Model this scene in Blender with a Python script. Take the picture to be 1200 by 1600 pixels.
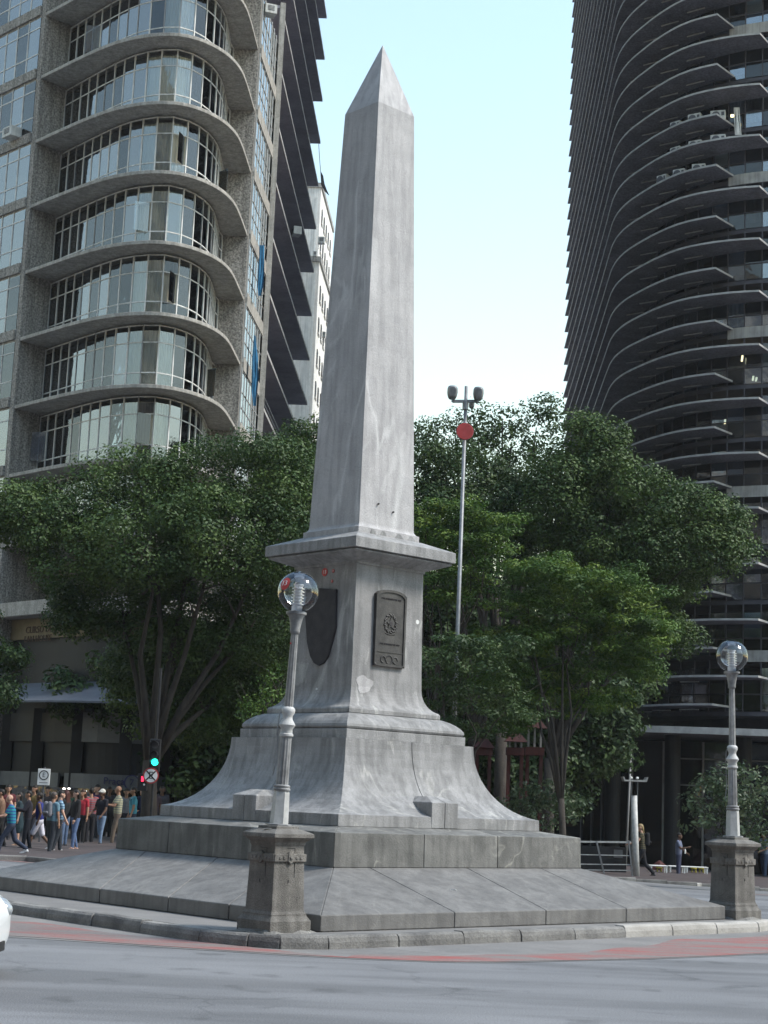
import bpy, bmesh, math, random
import numpy as np
from mathutils import Vector, Matrix
random.seed(7); RNG = np.random.default_rng(11)
PI = math.pi; R = math.radians
for o in list(bpy.data.objects): bpy.data.objects.remove(o)
S = bpy.context.scene
COL = S.collection

# ------------------------------------------------------------------ camera
CAM_H, PITCH, ROLL, FPX = 1.65, 0.1702, 0.0416, 2600.0
cd = bpy.data.cameras.new('camera'); cam = bpy.data.objects.new('camera', cd); COL.objects.link(cam)
fw = Vector((0, math.cos(PITCH), math.sin(PITCH))); r0 = Vector((1, 0, 0)); u0 = r0.cross(fw)
rt = math.cos(ROLL)*r0 + math.sin(ROLL)*u0; up = -math.sin(ROLL)*r0 + math.cos(ROLL)*u0
mw = Matrix((rt, up, -fw)).transposed().to_4x4(); mw.translation = Vector((0, 0, CAM_H))
cam.matrix_world = mw
cd.sensor_fit = 'VERTICAL'; cd.sensor_height = 24; cd.sensor_width = 18; cd.lens = 24*FPX/1600
cd.clip_start = 0.1; cd.clip_end = 3000
S.camera = cam
# ------------------------------------------------------------------ light
SUN_AZ, SUN_EL = R(100), R(50)          # azimuth clockwise from +Y (the view direction)
w = bpy.data.worlds.new('World'); S.world = w; w.use_nodes = True
nt = w.node_tree; nt.nodes.clear()
sky = nt.nodes.new('ShaderNodeTexSky'); sky.sky_type = 'NISHITA'; sky.sun_disc = False
sky.sun_elevation = SUN_EL; sky.sun_rotation = SUN_AZ; sky.altitude = 850
sky.air_density = 2.4; sky.dust_density = .9; sky.ozone_density = 1.2
bg = nt.nodes.new('ShaderNodeBackground'); bg.inputs['Strength'].default_value = 0.15
wo = nt.nodes.new('ShaderNodeOutputWorld')
nt.links.new(sky.outputs[0], bg.inputs['Color']); nt.links.new(bg.outputs[0], wo.inputs[0])
sl = bpy.data.lights.new('sun', 'SUN'); sl.energy = 2.5; sl.angle = R(14); sl.color = (1, .95, .88)
so = bpy.data.objects.new('sun', sl); COL.objects.link(so)
sd = Vector((math.sin(SUN_AZ)*math.cos(SUN_EL), math.cos(SUN_AZ)*math.cos(SUN_EL), math.sin(SUN_EL)))
so.rotation_euler = sd.to_track_quat('Z', 'Y').to_euler(); so.location = sd*60
S.view_settings.view_transform = 'Standard'; S.view_settings.look = 'None'
S.view_settings.exposure = 0.86; S.view_settings.gamma = 1
S.render.engine = 'CYCLES'; cy = S.cycles; cy.max_bounces = 6; cy.diffuse_bounces = 3; cy.glossy_bounces = 3; cy.transmission_bounces = 3; cy.transparent_max_bounces = 8; cy.volume_bounces = 0

# ------------------------------------------------------------------ helpers
def ray(px, py): return fw + rt*((px-600)/FPX) - up*((py-800)/FPX)
C0 = Vector((0, 0, CAM_H))
def at_y(px, py, Y): d = ray(px, py); return C0 + d*(Y/d.y)
def at_z(px, py, Z): d = ray(px, py); return C0 + d*((Z-CAM_H)/d.z)
def gz(X, Y):                                    # the street falls gently beyond the monument
    t = min(max(Y-26, 0), 49); return -t*(0.0193+0.00085*min(max(X, -20), 25))
def ground(px, py):
    z = 0
    for i in range(30): p = at_z(px, py, z); z = 0.5*z+0.5*gz(p.x, p.y)
    return at_z(px, py, z)

def tag(o, label=None, cat=None, group=None, kind=None):
    if label: o['label'] = label
    if cat: o['category'] = cat
    if group: o['group'] = group
    if kind: o['kind'] = kind
    return o
ROOT = {}
def thing(name, label, cat, loc=(0, 0, 0), rz=0, group=None):
    o = bpy.data.objects.new(name, None); COL.objects.link(o); o.empty_display_size = .2
    o.location = loc; o.rotation_euler = (0, 0, rz); ROOT[o.name] = (Vector(loc), rz)
    return tag(o, label, cat, group)
def rootinv(p):
    while p.parent: p = p.parent
    loc, rz = ROOT.get(p.name, (Vector((0, 0, 0)), 0))
    return (Matrix.Translation(loc) @ Matrix.Rotation(rz, 4, 'Z')).inverted()
class MB:
    def __init__(s): s.v = []; s.f = []
    def add(s, vs, fs):
        b = len(s.v); s.v += [tuple(x) for x in vs]; s.f += [tuple(b+i for i in f) for f in fs]; return s
    def box(s, c, d, m=None):
        hx, hy, hz = d[0]/2, d[1]/2, d[2]/2
        vs = [Vector((x*hx, y*hy, z*hz)) for z in (-1, 1) for x, y in ((-1, -1), (1, -1), (1, 1), (-1, 1))]
        if m is not None: vs = [m @ q for q in vs]
        vs = [q+Vector(c) for q in vs]
        return s.add(vs, [(3, 2, 1, 0), (4, 5, 6, 7), (0, 1, 5, 4), (1, 2, 6, 5), (2, 3, 7, 6), (3, 0, 4, 7)])
    def bar(s, a, b, wd, th, upv=(0, 0, 1)):        # rectangular bar from a to b
        a, b = Vector(a), Vector(b); d = (b-a); L = d.length; d.normalize()
        x = d.cross(Vector(upv))
        if x.length < 1e-4: x = d.cross(Vector((1, 0, 0)))
        x.normalize(); z = x.cross(d)
        return s.box((a+b)/2, (wd, L, th), Matrix((x, d, z)).transposed())
    def rings(s, rs, cap0=True, cap1=True):
        n = len(rs[0]); b = len(s.v)
        for r_ in rs: s.v += [tuple(q) for q in r_]
        for i in range(len(rs)-1):
            for j in range(n):
                k = (j+1) % n
                s.f.append((b+i*n+j, b+i*n+k, b+(i+1)*n+k, b+(i+1)*n+j))
        if cap0: s.f.append(tuple(b+j for j in reversed(range(n))))
        if cap1: s.f.append(tuple(b+(len(rs)-1)*n+j for j in range(n)))
        return s
    def sq(s, prof):                                  # square loft, prof [(halfwidth, z)]
        return s.rings([[(-a, -a, z), (a, -a, z), (a, a, z), (-a, a, z)] for a, z in prof])
    def prism(s, poly, z0, z1):
        return s.rings([[(x, y, z0) for x, y in poly], [(x, y, z1) for x, y in poly]])
    def lathe(s, prof, n=16, p0=(0, 0, 0), d=(0, 0, 1), sides=None, flute=0):
        p0 = Vector(p0); d = Vector(d).normalized(); x = d.cross(Vector((0.02, 1, 0.01))).normalized(); y = d.cross(x)
        rs = []
        for r_, h in prof:
            rr = []
            for j in range(n):
                a = 2*PI*j/n; q = r_*(1-flute*(j % 2))
                rr.append(p0+d*h+x*(q*math.cos(a))+y*(q*math.sin(a)))
            rs.append(rr)
        return s.rings(rs)
    def tube(s, pts, rad, n=8):
        pts = [Vector(q) for q in pts]; rs = []
        if not hasattr(rad, '__len__'): rad = [rad]*len(pts)
        pd = None
        for i, q in enumerate(pts):
            d = (pts[min(i+1, len(pts)-1)]-pts[max(i-1, 0)]).normalized()
            if pd is None:
                x = d.cross(Vector((.31, .2, .93)))
                if x.length < .1: x = d.cross(Vector((1, 0, 0)))
            else: x = pd - d*pd.dot(d)
            x.normalize(); pd = x; y = d.cross(x)
            rs.append([q+x*(rad[i]*math.cos(2*PI*j/n))+y*(rad[i]*math.sin(2*PI*j/n)) for j in range(n)])
        return s.rings(rs)
    def ell(s, c, r_, nu=12, nv=8):
        c = Vector(c); rs = []
        for i in range(1, nv):
            t = PI*i/nv
            rs.append([(c.x+r_[0]*math.sin(t)*math.cos(2*PI*j/nu), c.y+r_[1]*math.sin(t)*math.sin(2*PI*j/nu), c.z-r_[2]*math.cos(t)) for j in range(nu)])
        b = len(s.v); s.rings(rs, False, False)
        s.v += [(c.x, c.y, c.z-r_[2]), (c.x, c.y, c.z+r_[2])]; t0 = len(s.v)-2; L = b+(nv-2)*nu
        for j in range(nu):
            s.f.append((t0, b+(j+1) % nu, b+j)); s.f.append((t0+1, L+j, L+(j+1) % nu))
        return s
    def mesh(s, name, mat=None, smooth=False, xf=None):
        me = bpy.data.meshes.new(name)
        vs = s.v if xf is None else [tuple(xf @ Vector(q)) for q in s.v]
        me.from_pydata(vs, [], s.f); me.validate()
        bm = bmesh.new(); bm.from_mesh(me); bmesh.ops.recalc_face_normals(bm, faces=bm.faces); bm.to_mesh(me); bm.free()
        if mat: me.materials.append(mat)
        if smooth: me.shade_smooth()
        return me
    def build(s, name, mat, parent=None, smooth=False, world=False, bevel=0, auto=None):
        xf = rootinv(parent) if (parent is not None and world) else None
        me = s.mesh(name, mat, smooth or bool(auto), xf)
        o = bpy.data.objects.new(name, me); COL.objects.link(o)
        if parent is not None: o.parent = parent
        if auto: me.set_sharp_from_angle(angle=R(auto))
        if bevel:
            m = o.modifiers.new('bevel', 'BEVEL'); m.width = bevel; m.segments = 2; m.limit_method = 'ANGLE'; m.angle_limit = R(35)
        return o
def inst(me, name, parent, loc, rot=(0, 0, 0), scale=(1, 1, 1)):   # a part that shares mesh data, world coords
    o = bpy.data.objects.new(name, me); COL.objects.link(o); o.parent = parent
    m = rootinv(parent) @ Matrix.LocRotScale(Vector(loc), Matrix.Rotation(rot[2], 3, 'Z') if not isinstance(rot, Matrix) else rot, Vector(scale))
    o.matrix_local = m
    return o
def text(name, body, size, mat, parent, org, xd, yd, extrude=0.004, align='CENTER', world=True):
    cu = bpy.data.curves.new(name, 'FONT'); cu.body = body; cu.size = size; cu.extrude = extrude; cu.align_x = align; cu.align_y = 'CENTER'
    cu.resolution_u = 2
    t = bpy.data.objects.new(name, cu); COL.objects.link(t)
    dg = bpy.context.evaluated_depsgraph_get(); me = bpy.data.meshes.new_from_object(t.evaluated_get(dg))
    bpy.data.objects.remove(t); bpy.data.curves.remove(cu)
    xd, yd = Vector(xd).normalized(), Vector(yd).normalized(); zd = xd.cross(yd)
    m = Matrix((xd, yd, zd)).transposed().to_4x4(); m.translation = Vector(org)
    if world: m = rootinv(parent) @ m
    me.transform(m); me.materials.clear(); me.materials.append(mat)
    o = bpy.data.objects.new(name, me); COL.objects.link(o); o.parent = parent
    return o
def resample(poly, step=None, n=None):               # Catmull-Rom then even spacing; 2-D points
    P = [Vector((a[0], a[1], 0)) for a in poly]; out = []
    for i in range(len(P)-1):
        p0, p1, p2, p3 = P[max(i-1, 0)], P[i], P[i+1], P[min(i+2, len(P)-1)]
        if i == 0: p0 = 2*p1-p2
        if i == len(P)-2: p3 = 2*p2-p1
        for k in range(12):
            t = k/12
            out.append(.5*((2*p1)+(-p0+p2)*t+(2*p0-5*p1+4*p2-p3)*t*t+(-p0+3*p1-3*p2+p3)*t**3))
    out.append(P[-1])
    L = [0]
    for a, b in zip(out, out[1:]): L.append(L[-1]+(b-a).length)
    n = n or max(2, int(round(L[-1]/step))); res = []; j = 0
    for k in range(n+1):
        t = L[-1]*k/n
        while j < len(L)-2 and L[j+1] < t: j += 1
        f = (t-L[j])/max(L[j+1]-L[j], 1e-9); q = out[j].lerp(out[j+1], min(f, 1)); res.append((q.x, q.y))
    return res

# ------------------------------------------------------------------ materials
def mat(name, base, base2=None, scale=4.0, detail=6, rough=.8, spec=.3, metal=0, bump=0, bscale=60, speck=0, sscale=120, rand=0, lo=.35, hi=.65, stretch=None, emit=None, streak=0):
    m = bpy.data.materials.new(name); m.use_nodes = True; t = m.node_tree; N = t.nodes; Lk = t.links
    b = N['Principled BSDF']; b.inputs['Roughness'].default_value = rough; b.inputs['Metallic'].default_value = metal
    b.inputs['Specular IOR Level'].default_value = spec
    tc = N.new('ShaderNodeTexCoord'); src = tc.outputs['Object']
    if stretch:
        mp = N.new('ShaderNodeMapping'); mp.inputs['Scale'].default_value = stretch; Lk.new(src, mp.inputs[0]); src = mp.outputs[0]
    base2 = base2 or tuple(c*.72 for c in base)
    nz = N.new('ShaderNodeTexNoise'); nz.inputs['Scale'].default_value = scale; nz.inputs['Detail'].default_value = detail; nz.inputs['Roughness'].default_value = .62
    Lk.new(src, nz.inputs['Vector'])
    cr = N.new('ShaderNodeValToRGB'); cr.color_ramp.elements[0].position = lo; cr.color_ramp.elements[1].position = hi
    cr.color_ramp.elements[0].color = (*base2, 1); cr.color_ramp.elements[1].color = (*base, 1)
    Lk.new(nz.outputs['Fac'], cr.inputs[0]); col = cr.outputs[0]
    def mul(col, val, fac):
        x = N.new('ShaderNodeMix'); x.data_type = 'RGBA'; x.blend_type = 'MULTIPLY'; x.inputs[0].default_value = fac
        Lk.new(col, x.inputs[6]); Lk.new(val, x.inputs[7]); return x.outputs[2]
    def ramp(val, a, bb, c0=0., c1=1.):
        x = N.new('ShaderNodeMapRange'); x.inputs[1].default_value = a; x.inputs[2].default_value = bb; x.inputs[3].default_value = c0; x.inputs[4].default_value = c1
        Lk.new(val, x.inputs[0]); return x.outputs[0]
    if speck:
        n2 = N.new('ShaderNodeTexNoise'); n2.inputs['Scale'].default_value = sscale; n2.inputs['Detail'].default_value = 2; Lk.new(tc.outputs['Object'], n2.inputs['Vector'])
        col = mul(col, ramp(n2.outputs['Fac'], .35, .62, .35, 1.15), speck)
    if streak:
        mp = N.new('ShaderNodeMapping'); mp.inputs['Scale'].default_value = (2.2, 2.2, .12); Lk.new(tc.outputs['Object'], mp.inputs[0])
        n3 = N.new('ShaderNodeTexNoise'); n3.inputs['Scale'].default_value = 3; n3.inputs['Detail'].default_value = 5; Lk.new(mp.outputs[0], n3.inputs['Vector'])
        col = mul(col, ramp(n3.outputs['Fac'], .38, .6, .45, 1.1), streak)
    if rand:
        oi = N.new('ShaderNodeObjectInfo'); col = mul(col, ramp(oi.outputs['Random'], 0, 1, 1-rand, 1+rand*.4), 1)
    Lk.new(col, b.inputs['Base Color'])
    if bump:
        n4 = N.new('ShaderNodeTexNoise'); n4.inputs['Scale'].default_value = bscale; n4.inputs['Detail'].default_value = 4; Lk.new(tc.outputs['Object'], n4.inputs['Vector'])
        bp = N.new('ShaderNodeBump'); bp.inputs['Strength'].default_value = bump; bp.inputs['Distance'].default_value = .02
        Lk.new(n4.outputs['Fac'], bp.inputs['Height']); Lk.new(bp.outputs[0], b.inputs['Normal'])
    if emit:
        b.inputs['Emission Color'].default_value = (*emit[0], 1); b.inputs['Emission Strength'].default_value = emit[1]
    return m
def stone_mat(name, a, b2, vein, veinamt=.8, rand=.12, stain=.5, vscale=.55):
    """grey banded stone: mottling, fine speckle, thin pale veins, dark weather stains"""
    m = bpy.data.materials.new(name); m.use_nodes = True; t = m.node_tree; N = t.nodes; Lk = t.links
    b = N['Principled BSDF']; b.inputs['Roughness'].default_value = .72; b.inputs['Specular IOR Level'].default_value = .35
    tc = N.new('ShaderNodeTexCoord'); src = tc.outputs['Object']
    def noise(sc, det, vec=src, dist=0):
        x = N.new('ShaderNodeTexNoise'); x.inputs['Scale'].default_value = sc; x.inputs['Detail'].default_value = det; x.inputs['Distortion'].default_value = dist
        Lk.new(vec, x.inputs['Vector']); return x.outputs['Fac']
    def rng(v, i0, i1, o0, o1):
        x = N.new('ShaderNodeMapRange'); x.interpolation_type = 'SMOOTHSTEP'
        for i, q in zip((1, 2, 3, 4), (i0, i1, o0, o1)): x.inputs[i].default_value = q
        Lk.new(v, x.inputs[0]); return x.outputs[0]
    def mix(fac, c1, c2, mode='MIX'):
        x = N.new('ShaderNodeMix'); x.data_type = 'RGBA'; x.blend_type = mode
        if isinstance(fac, float): x.inputs[0].default_value = fac
        else: Lk.new(fac, x.inputs[0])
        for i, c in ((6, c1), (7, c2)):
            if isinstance(c, tuple): x.inputs[i].default_value = (*c, 1)
            else: Lk.new(c, x.inputs[i])
        return x.outputs[2]
    def math_(op, a_, b_=None):
        x = N.new('ShaderNodeMath'); x.operation = op
        for i, q in enumerate((a_, b_)):
            if q is None: continue
            if isinstance(q, (int, float)): x.inputs[i].default_value = q
            else: Lk.new(q, x.inputs[i])
        return x.outputs[0]
    col = mix(rng(noise(2.6, 12, dist=.3), .36, .64, 0, 1), a, b2)
    mp = N.new('ShaderNodeMapping'); mp.inputs['Scale'].default_value = (1, 1, .45); mp.inputs['Rotation'].default_value = (.5, .35, .2); Lk.new(src, mp.inputs[0])
    v = math_('ABSOLUTE', math_('SUBTRACT', noise(vscale, 4, mp.outputs[0], 1.2), .5))
    vm = rng(v, .0, .020, 1, 0); gate = rng(noise(.8, 2), .45, .58, 0, 1)
    col = mix(math_('MULTIPLY', math_('MULTIPLY', vm, gate), veinamt), col, vein)
    pv = rng(noise(.9, 6, mp.outputs[0], 2.5), .61, .67, 0, 1)            # small pale patches
    col = mix(math_('MULTIPLY', pv, veinamt*.7), col, vein)
    col = mix(1.0, col, rng(noise(170, 2), .3, .65, .62, 1.16), 'MULTIPLY')
    mp2 = N.new('ShaderNodeMapping'); mp2.inputs['Scale'].default_value = (7.0, 7.0, .7); Lk.new(src, mp2.inputs[0])
    col = mix(stain, col, rng(noise(1.4, 10, mp2.outputs[0]), .34, .60, .45, 1.10), 'MULTIPLY')
    oi = N.new('ShaderNodeObjectInfo'); col = mix(1.0, col, rng(oi.outputs['Random'], 0, 1, 1-rand, 1+rand*.5), 'MULTIPLY')
    Lk.new(col, b.inputs['Base Color'])
    bp = N.new('ShaderNodeBump'); bp.inputs['Strength'].default_value = .35; bp.inputs['Distance'].default_value = .012
    Lk.new(math_('ADD', noise(45, 5), math_('MULTIPLY', noise(5, 4), 2)), bp.inputs['Height']); Lk.new(bp.outputs[0], b.inputs['Normal'])
    return m
def glass_mat(name, tint=(.8, .88, .9), refl=.12, rough=.03, ior=1.5, pane=True):
    m = bpy.data.materials.new(name); m.use_nodes = True; t = m.node_tree; N = t.nodes; N.clear(); Lk = t.links
    out = N.new('ShaderNodeOutputMaterial'); mx = N.new('ShaderNodeMixShader'); tr = N.new('ShaderNodeBsdfTransparent'); gl = N.new('ShaderNodeBsdfGlossy')
    tr.inputs[0].default_value = (*tint, 1); gl.inputs['Roughness'].default_value = rough; gl.inputs['Color'].default_value = (.95, .97, 1, 1)
    fr = N.new('ShaderNodeFresnel'); fr.inputs[0].default_value = ior
    a = N.new('ShaderNodeMath'); a.operation = 'ADD'; a.inputs[1].default_value = refl; a.use_clamp = True
    Lk.new(fr.outputs[0], a.inputs[0]); Lk.new(a.outputs[0], mx.inputs[0]); Lk.new(tr.outputs[0], mx.inputs[1]); Lk.new(gl.outputs[0], mx.inputs[2]); Lk.new(mx.outputs[0], out.inputs[0])
    if pane:
        nz = N.new('ShaderNodeTexNoise'); nz.inputs['Scale'].default_value = 1.3; tc = N.new('ShaderNodeTexCoord'); Lk.new(tc.outputs['Object'], nz.inputs['Vector'])
        bp = N.new('ShaderNodeBump'); bp.inputs['Strength'].default_value = .08; bp.inputs['Distance'].default_value = .05; Lk.new(nz.outputs['Fac'], bp.inputs['Height']); Lk.new(bp.outputs[0], gl.inputs['Normal'])
    return m
def leaf_mat(name, c1, c2, c3, rough=.42, trans=.22):
    m = bpy.data.materials.new(name); m.use_nodes = True; t = m.node_tree; N = t.nodes; Lk = t.links
    b = N['Principled BSDF']; b.inputs['Roughness'].default_value = rough; b.inputs['Specular IOR Level'].default_value = .3
    at = N.new('ShaderNodeAttribute'); at.attribute_name = 'tone'
    cr = N.new('ShaderNodeValToRGB'); e = cr.color_ramp.elements; e[0].color = (*c1, 1); e[1].color = (*c3, 1); e[1].position = 1.0
    k = e.new(.6); k.color = (*c2, 1)
    Lk.new(at.outputs['Fac'], cr.inputs[0]); Lk.new(cr.outputs[0], b.inputs['Base Color'])
    tl = N.new('ShaderNodeBsdfTranslucent'); Lk.new(cr.outputs[0], tl.inputs[0])
    mx = N.new('ShaderNodeMixShader'); mx.inputs[0].default_value = trans
    Lk.new(b.outputs[0], mx.inputs[1]); Lk.new(tl.outputs[0], mx.inputs[2]); Lk.new(mx.outputs[0], N['Material Output'].inputs[0])
    return m
M = {}
def asphalt_mat():
    m = mat('asphalt', (.215, .216, .222), (.165, .167, .174), scale=.22, rough=.85, speck=.55, sscale=75, bump=.35, bscale=60)
    t = m.node_tree; N = t.nodes; Lk = t.links; b = N['Principled BSDF']; src = b.inputs['Base Color'].links[0].from_socket; tc = N.new('ShaderNodeTexCoord')
    def noise(sc, st, det=5):
        mp = N.new('ShaderNodeMapping'); mp.inputs['Scale'].default_value = st; Lk.new(tc.outputs['Object'], mp.inputs[0])
        x = N.new('ShaderNodeTexNoise'); x.inputs['Scale'].default_value = sc; x.inputs['Detail'].default_value = det; Lk.new(mp.outputs[0], x.inputs['Vector']); return x.outputs['Fac']
    def rng(v, a, c, o0, o1):
        x = N.new('ShaderNodeMapRange'); x.interpolation_type = 'SMOOTHSTEP'
        for i, q in zip((1, 2, 3, 4), (a, c, o0, o1)): x.inputs[i].default_value = q
        Lk.new(v, x.inputs[0]); return x.outputs[0]
    def mul(c, v, f=1.0):
        x = N.new('ShaderNodeMix'); x.data_type = 'RGBA'; x.blend_type = 'MULTIPLY'; x.inputs[0].default_value = f; Lk.new(c, x.inputs[6]); Lk.new(v, x.inputs[7]); return x.outputs[2]
    col = mul(src, rng(noise(1.0, (.22, 1.3, 1)), .36, .62, .78, 1.08))        # tyre-polished streaks along the lane
    col = mul(col, rng(noise(3.2, (.5, .5, 1), 8), .30, .42, .72, 1.0))       # oil and patch blotches
    vo = N.new('ShaderNodeTexVoronoi'); vo.feature = 'DISTANCE_TO_EDGE'; vo.inputs['Scale'].default_value = .33
    nz = N.new('ShaderNodeTexNoise'); nz.inputs['Scale'].default_value = 1.6; nz.inputs['Detail'].default_value = 6; Lk.new(tc.outputs['Object'], nz.inputs['Vector'])
    ad = N.new('ShaderNodeMix'); ad.data_type = 'RGBA'; ad.blend_type = 'ADD'; ad.inputs[0].default_value = .8; Lk.new(tc.outputs['Object'], ad.inputs[6]); Lk.new(nz.outputs['Color'], ad.inputs[7]); Lk.new(ad.outputs[2], vo.inputs['Vector'])
    cr = rng(vo.outputs['Distance'], .0, .012, .0, 1.0); gate = rng(noise(.5, (1, 1, 1), 2), .45, .6, 1.0, .45)
    mx = N.new('ShaderNodeMath'); mx.operation = 'MAXIMUM'; Lk.new(cr, mx.inputs[0]); Lk.new(gate, mx.inputs[1])
    col = mul(col, mx.outputs[0], .3); Lk.new(col, b.inputs['Base Color']); return m
M['asphalt'] = asphalt_mat()
M['apron'] = mat('apron', (.235, .225, .215), (.17, .165, .16), scale=.9, rough=.9, speck=.3, sscale=70, bump=.2)
M['redpaint'] = mat('worn_red_paint', (.30, .095, .085), (.20, .17, .16), scale=1.7, detail=9, rough=.85, lo=.44, hi=.66, speck=.3, sscale=60, stretch=(.5, 1.4, 1))
M['paving'] = mat('paving', (.085, .066, .065), (.055, .045, .046), scale=.8, rough=.9, speck=.4, sscale=30)  # darkened, the shade over the pavements is in the colour
M['kerb'] = mat('kerb_concrete', (.30, .29, .27), (.15, .145, .14), scale=2.2, rough=.92, speck=.5, sscale=90, bump=.5, bscale=30, rand=.25)
M['kerbpale'] = mat('kerb_pale_repair', (.42, .40, .37), (.30, .285, .26), scale=2.5, rough=.92, speck=.3, bump=.4, bscale=30)
M['stone'] = stone_mat('needle_stone', (.455, .44, .435), (.40, .388, .385), (.57, .56, .55), .8, .0, .28, .5)
M['stone2'] = stone_mat('die_stone', (.29, .283, .277), (.23, .226, .222), (.46, .455, .43), .8, .06, .42, .7)
M['stone3'] = stone_mat('base_stone', (.315, .31, .305), (.25, .247, .242), (.46, .45, .42), .6, .08, .42, .9)
M['stone4'] = stone_mat('step_stone', (.20, .196, .183), (.145, .143, .134), (.36, .35, .31), .7, .12, .42, 1.1)
M['stone5'] = stone_mat('slab_stone', (.205, .199, .19), (.16, .155, .149), (.28, .27, .25), .3, .12, .3, .8)
M['bronze'] = mat('bronze_plaque', (.085, .08, .076), (.045, .043, .042), scale=6, rough=.55, spec=.4, metal=.25, bump=.2)
M['darkstain'] = mat('dark_bronze', (.055, .05, .052), (.035, .033, .036), scale=7, rough=.75, bump=.2)
M['granite'] = mat('pedestal_granite', (.25, .235, .213), (.155, .146, .133), scale=3.5, rough=.9, speck=.75, sscale=150, bump=.6, bscale=80, streak=.5)
M['iron'] = mat('grey_painted_iron', (.36, .36, .36), (.20, .20, .20), scale=7, rough=.6, spec=.4, metal=.2, streak=.6, bump=.15)
M['ironpale'] = mat('pale_painted_iron', (.50, .50, .49), (.34, .34, .33), scale=6, rough=.6, spec=.4, bump=.15)
M['globe'] = glass_mat('globe_glass', (.93, .95, .96), .05, .02, 1.45, False)
M['fin'] = mat('silver_lamp_fins', (.75, .75, .76), (.55, .55, .56), rough=.3, metal=.4)
M['white'] = mat('white_paint', (.78, .78, .76), (.66, .66, .64), rough=.6)
M['red'] = mat('red_sign_paint', (.42, .05, .05), (.30, .04, .04), scale=3, rough=.6)
M['shaded_red'] = mat('red_column_shaded', (.065, .013, .011), (.035, .010, .009), scale=2, rough=.7, streak=.5)  # red darkened, shade under the trees put into the colour
M['stk_red'] = mat('sticker_red', (.50, .06, .06), (.38, .05, .05), rough=.5)
M['black'] = mat('black_paint', (.025, .025, .027), (.015, .015, .017), rough=.5)
M['galv'] = mat('galvanised_steel', (.27, .275, .285), (.19, .195, .20), scale=5, rough=.5, metal=.4, streak=.4)
M['conc'] = mat('exposed_aggregate', (.38, .355, .325), (.24, .225, .205), scale=9, rough=.95, speck=.8, sscale=14, bump=.8, bscale=14, streak=.5)
M['slab'] = mat('balcony_concrete', (.42, .395, .36), (.29, .275, .25), scale=2.5, rough=.9, speck=.35, sscale=18, streak=.35)
M['ceil'] = mat('interior_plaster', (.40, .38, .35), (.30, .29, .27), scale=1, rough=.95)
M['core'] = mat('interior_plaster_wall', (.26, .24, .21), (.13, .12, .11), scale=.8, rough=.95)
M['frame'] = mat('window_frame', (.66, .65, .62), (.48, .475, .46), scale=2, rough=.6, streak=.4)
M['frame2'] = mat('dull_window_frame', (.30, .30, .30), (.2, .2, .2), scale=2, rough=.6)
M['glass'] = glass_mat('window_glass', (.82, .86, .87), .05)
M['glass2'] = glass_mat('blue_window_glass', (.52, .62, .72), .17)
M['glass3'] = glass_mat('smoked_glass', (.30, .33, .36), .02)
M['curtain'] = mat('cream_curtain', (.80, .72, .58), (.62, .55, .43), scale=2, rough=.95, rand=.35, stretch=(9, 9, .3))
M['curtain2'] = mat('grey_blind', (.36, .38, .40), (.27, .28, .30), scale=2, rough=.95, rand=.3, stretch=(.3, .3, 14))
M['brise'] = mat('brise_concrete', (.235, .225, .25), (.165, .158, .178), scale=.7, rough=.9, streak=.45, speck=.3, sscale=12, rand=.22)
M['litedge'] = mat('brise_edge_sunlit', (.42, .41, .40), (.28, .275, .27), scale=2, rough=.9)  # sunlit slab edges put into the colour; bars and bands share it
M['t2slab'] = mat('tower_slab_concrete', (.33, .31, .345), (.25, .235, .265), scale=.6, rough=.9, streak=.2)
M['towerwall'] = mat('tower_dark_wall', (.085, .083, .098), (.055, .054, .065), scale=1, rough=.85)
M['pale'] = mat('pale_render', (.82, .80, .77), (.70, .68, .65), scale=1.2, rough=.9, streak=.35)
M['spandrel'] = mat('pale_spandrel', (.40, .39, .37), (.29, .28, .27), scale=1.5, rough=.9, streak=.4)
M['ac'] = mat('air_conditioner_shell', (.55, .55, .53), (.42, .42, .40), scale=3, rough=.6, streak=.3)
M['acd'] = mat('air_conditioner_grille', (.10, .10, .11), (.06, .06, .07), rough=.6)
M['bluenet'] = mat('blue_netting', (.03, .16, .30), (.02, .10, .20), scale=9, rough=.9, streak=.6)
M['shop'] = mat('shop_shaded_wall', (.014, .014, .016), (.010, .010, .011), scale=1, rough=.6)  # near black: the shade at street level is put into the colour
M['awning'] = mat('grey_awning', (.12, .13, .15), (.095, .10, .12), scale=1.5, rough=.8)  # darkened to carry the street-level shade in its colour
M['signboard'] = mat('sign_board_cream', (.16, .125, .075), (.11, .09, .055), scale=2, rough=.7)
M['signgrey'] = mat('sign_board_grey', (.11, .115, .12), (.085, .088, .094), scale=2, rough=.6)  # darkened to carry the shade over the shop fronts
M['signblue'] = mat('sign_navy', (.03, .03, .10), (.02, .02, .07), rough=.6)
M['signbrown'] = mat('sign_brown', (.06, .03, .02), (.04, .02, .015), rough=.6)
M['bark'] = mat('bark', (.06, .05, .042), (.03, .026, .023), scale=5, rough=.95, bump=.9, bscale=12, stretch=(1, 1, .3))
M['leaf'] = leaf_mat('ficus_leaf', (.026, .052, .015), (.056, .098, .024), (.105, .155, .036), .55)
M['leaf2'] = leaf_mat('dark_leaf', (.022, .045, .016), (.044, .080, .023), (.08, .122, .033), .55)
M['leaf3'] = leaf_mat('feathery_leaf', (.026, .062, .012), (.062, .122, .018), (.17, .23, .032), .6)
M['leaf4'] = leaf_mat('shrub_leaf', (.035, .06, .03), (.07, .105, .05), (.14, .17, .09))
def lamp_mat(name, c, s):
    return mat(name, c, c, emit=(c, s))
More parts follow.
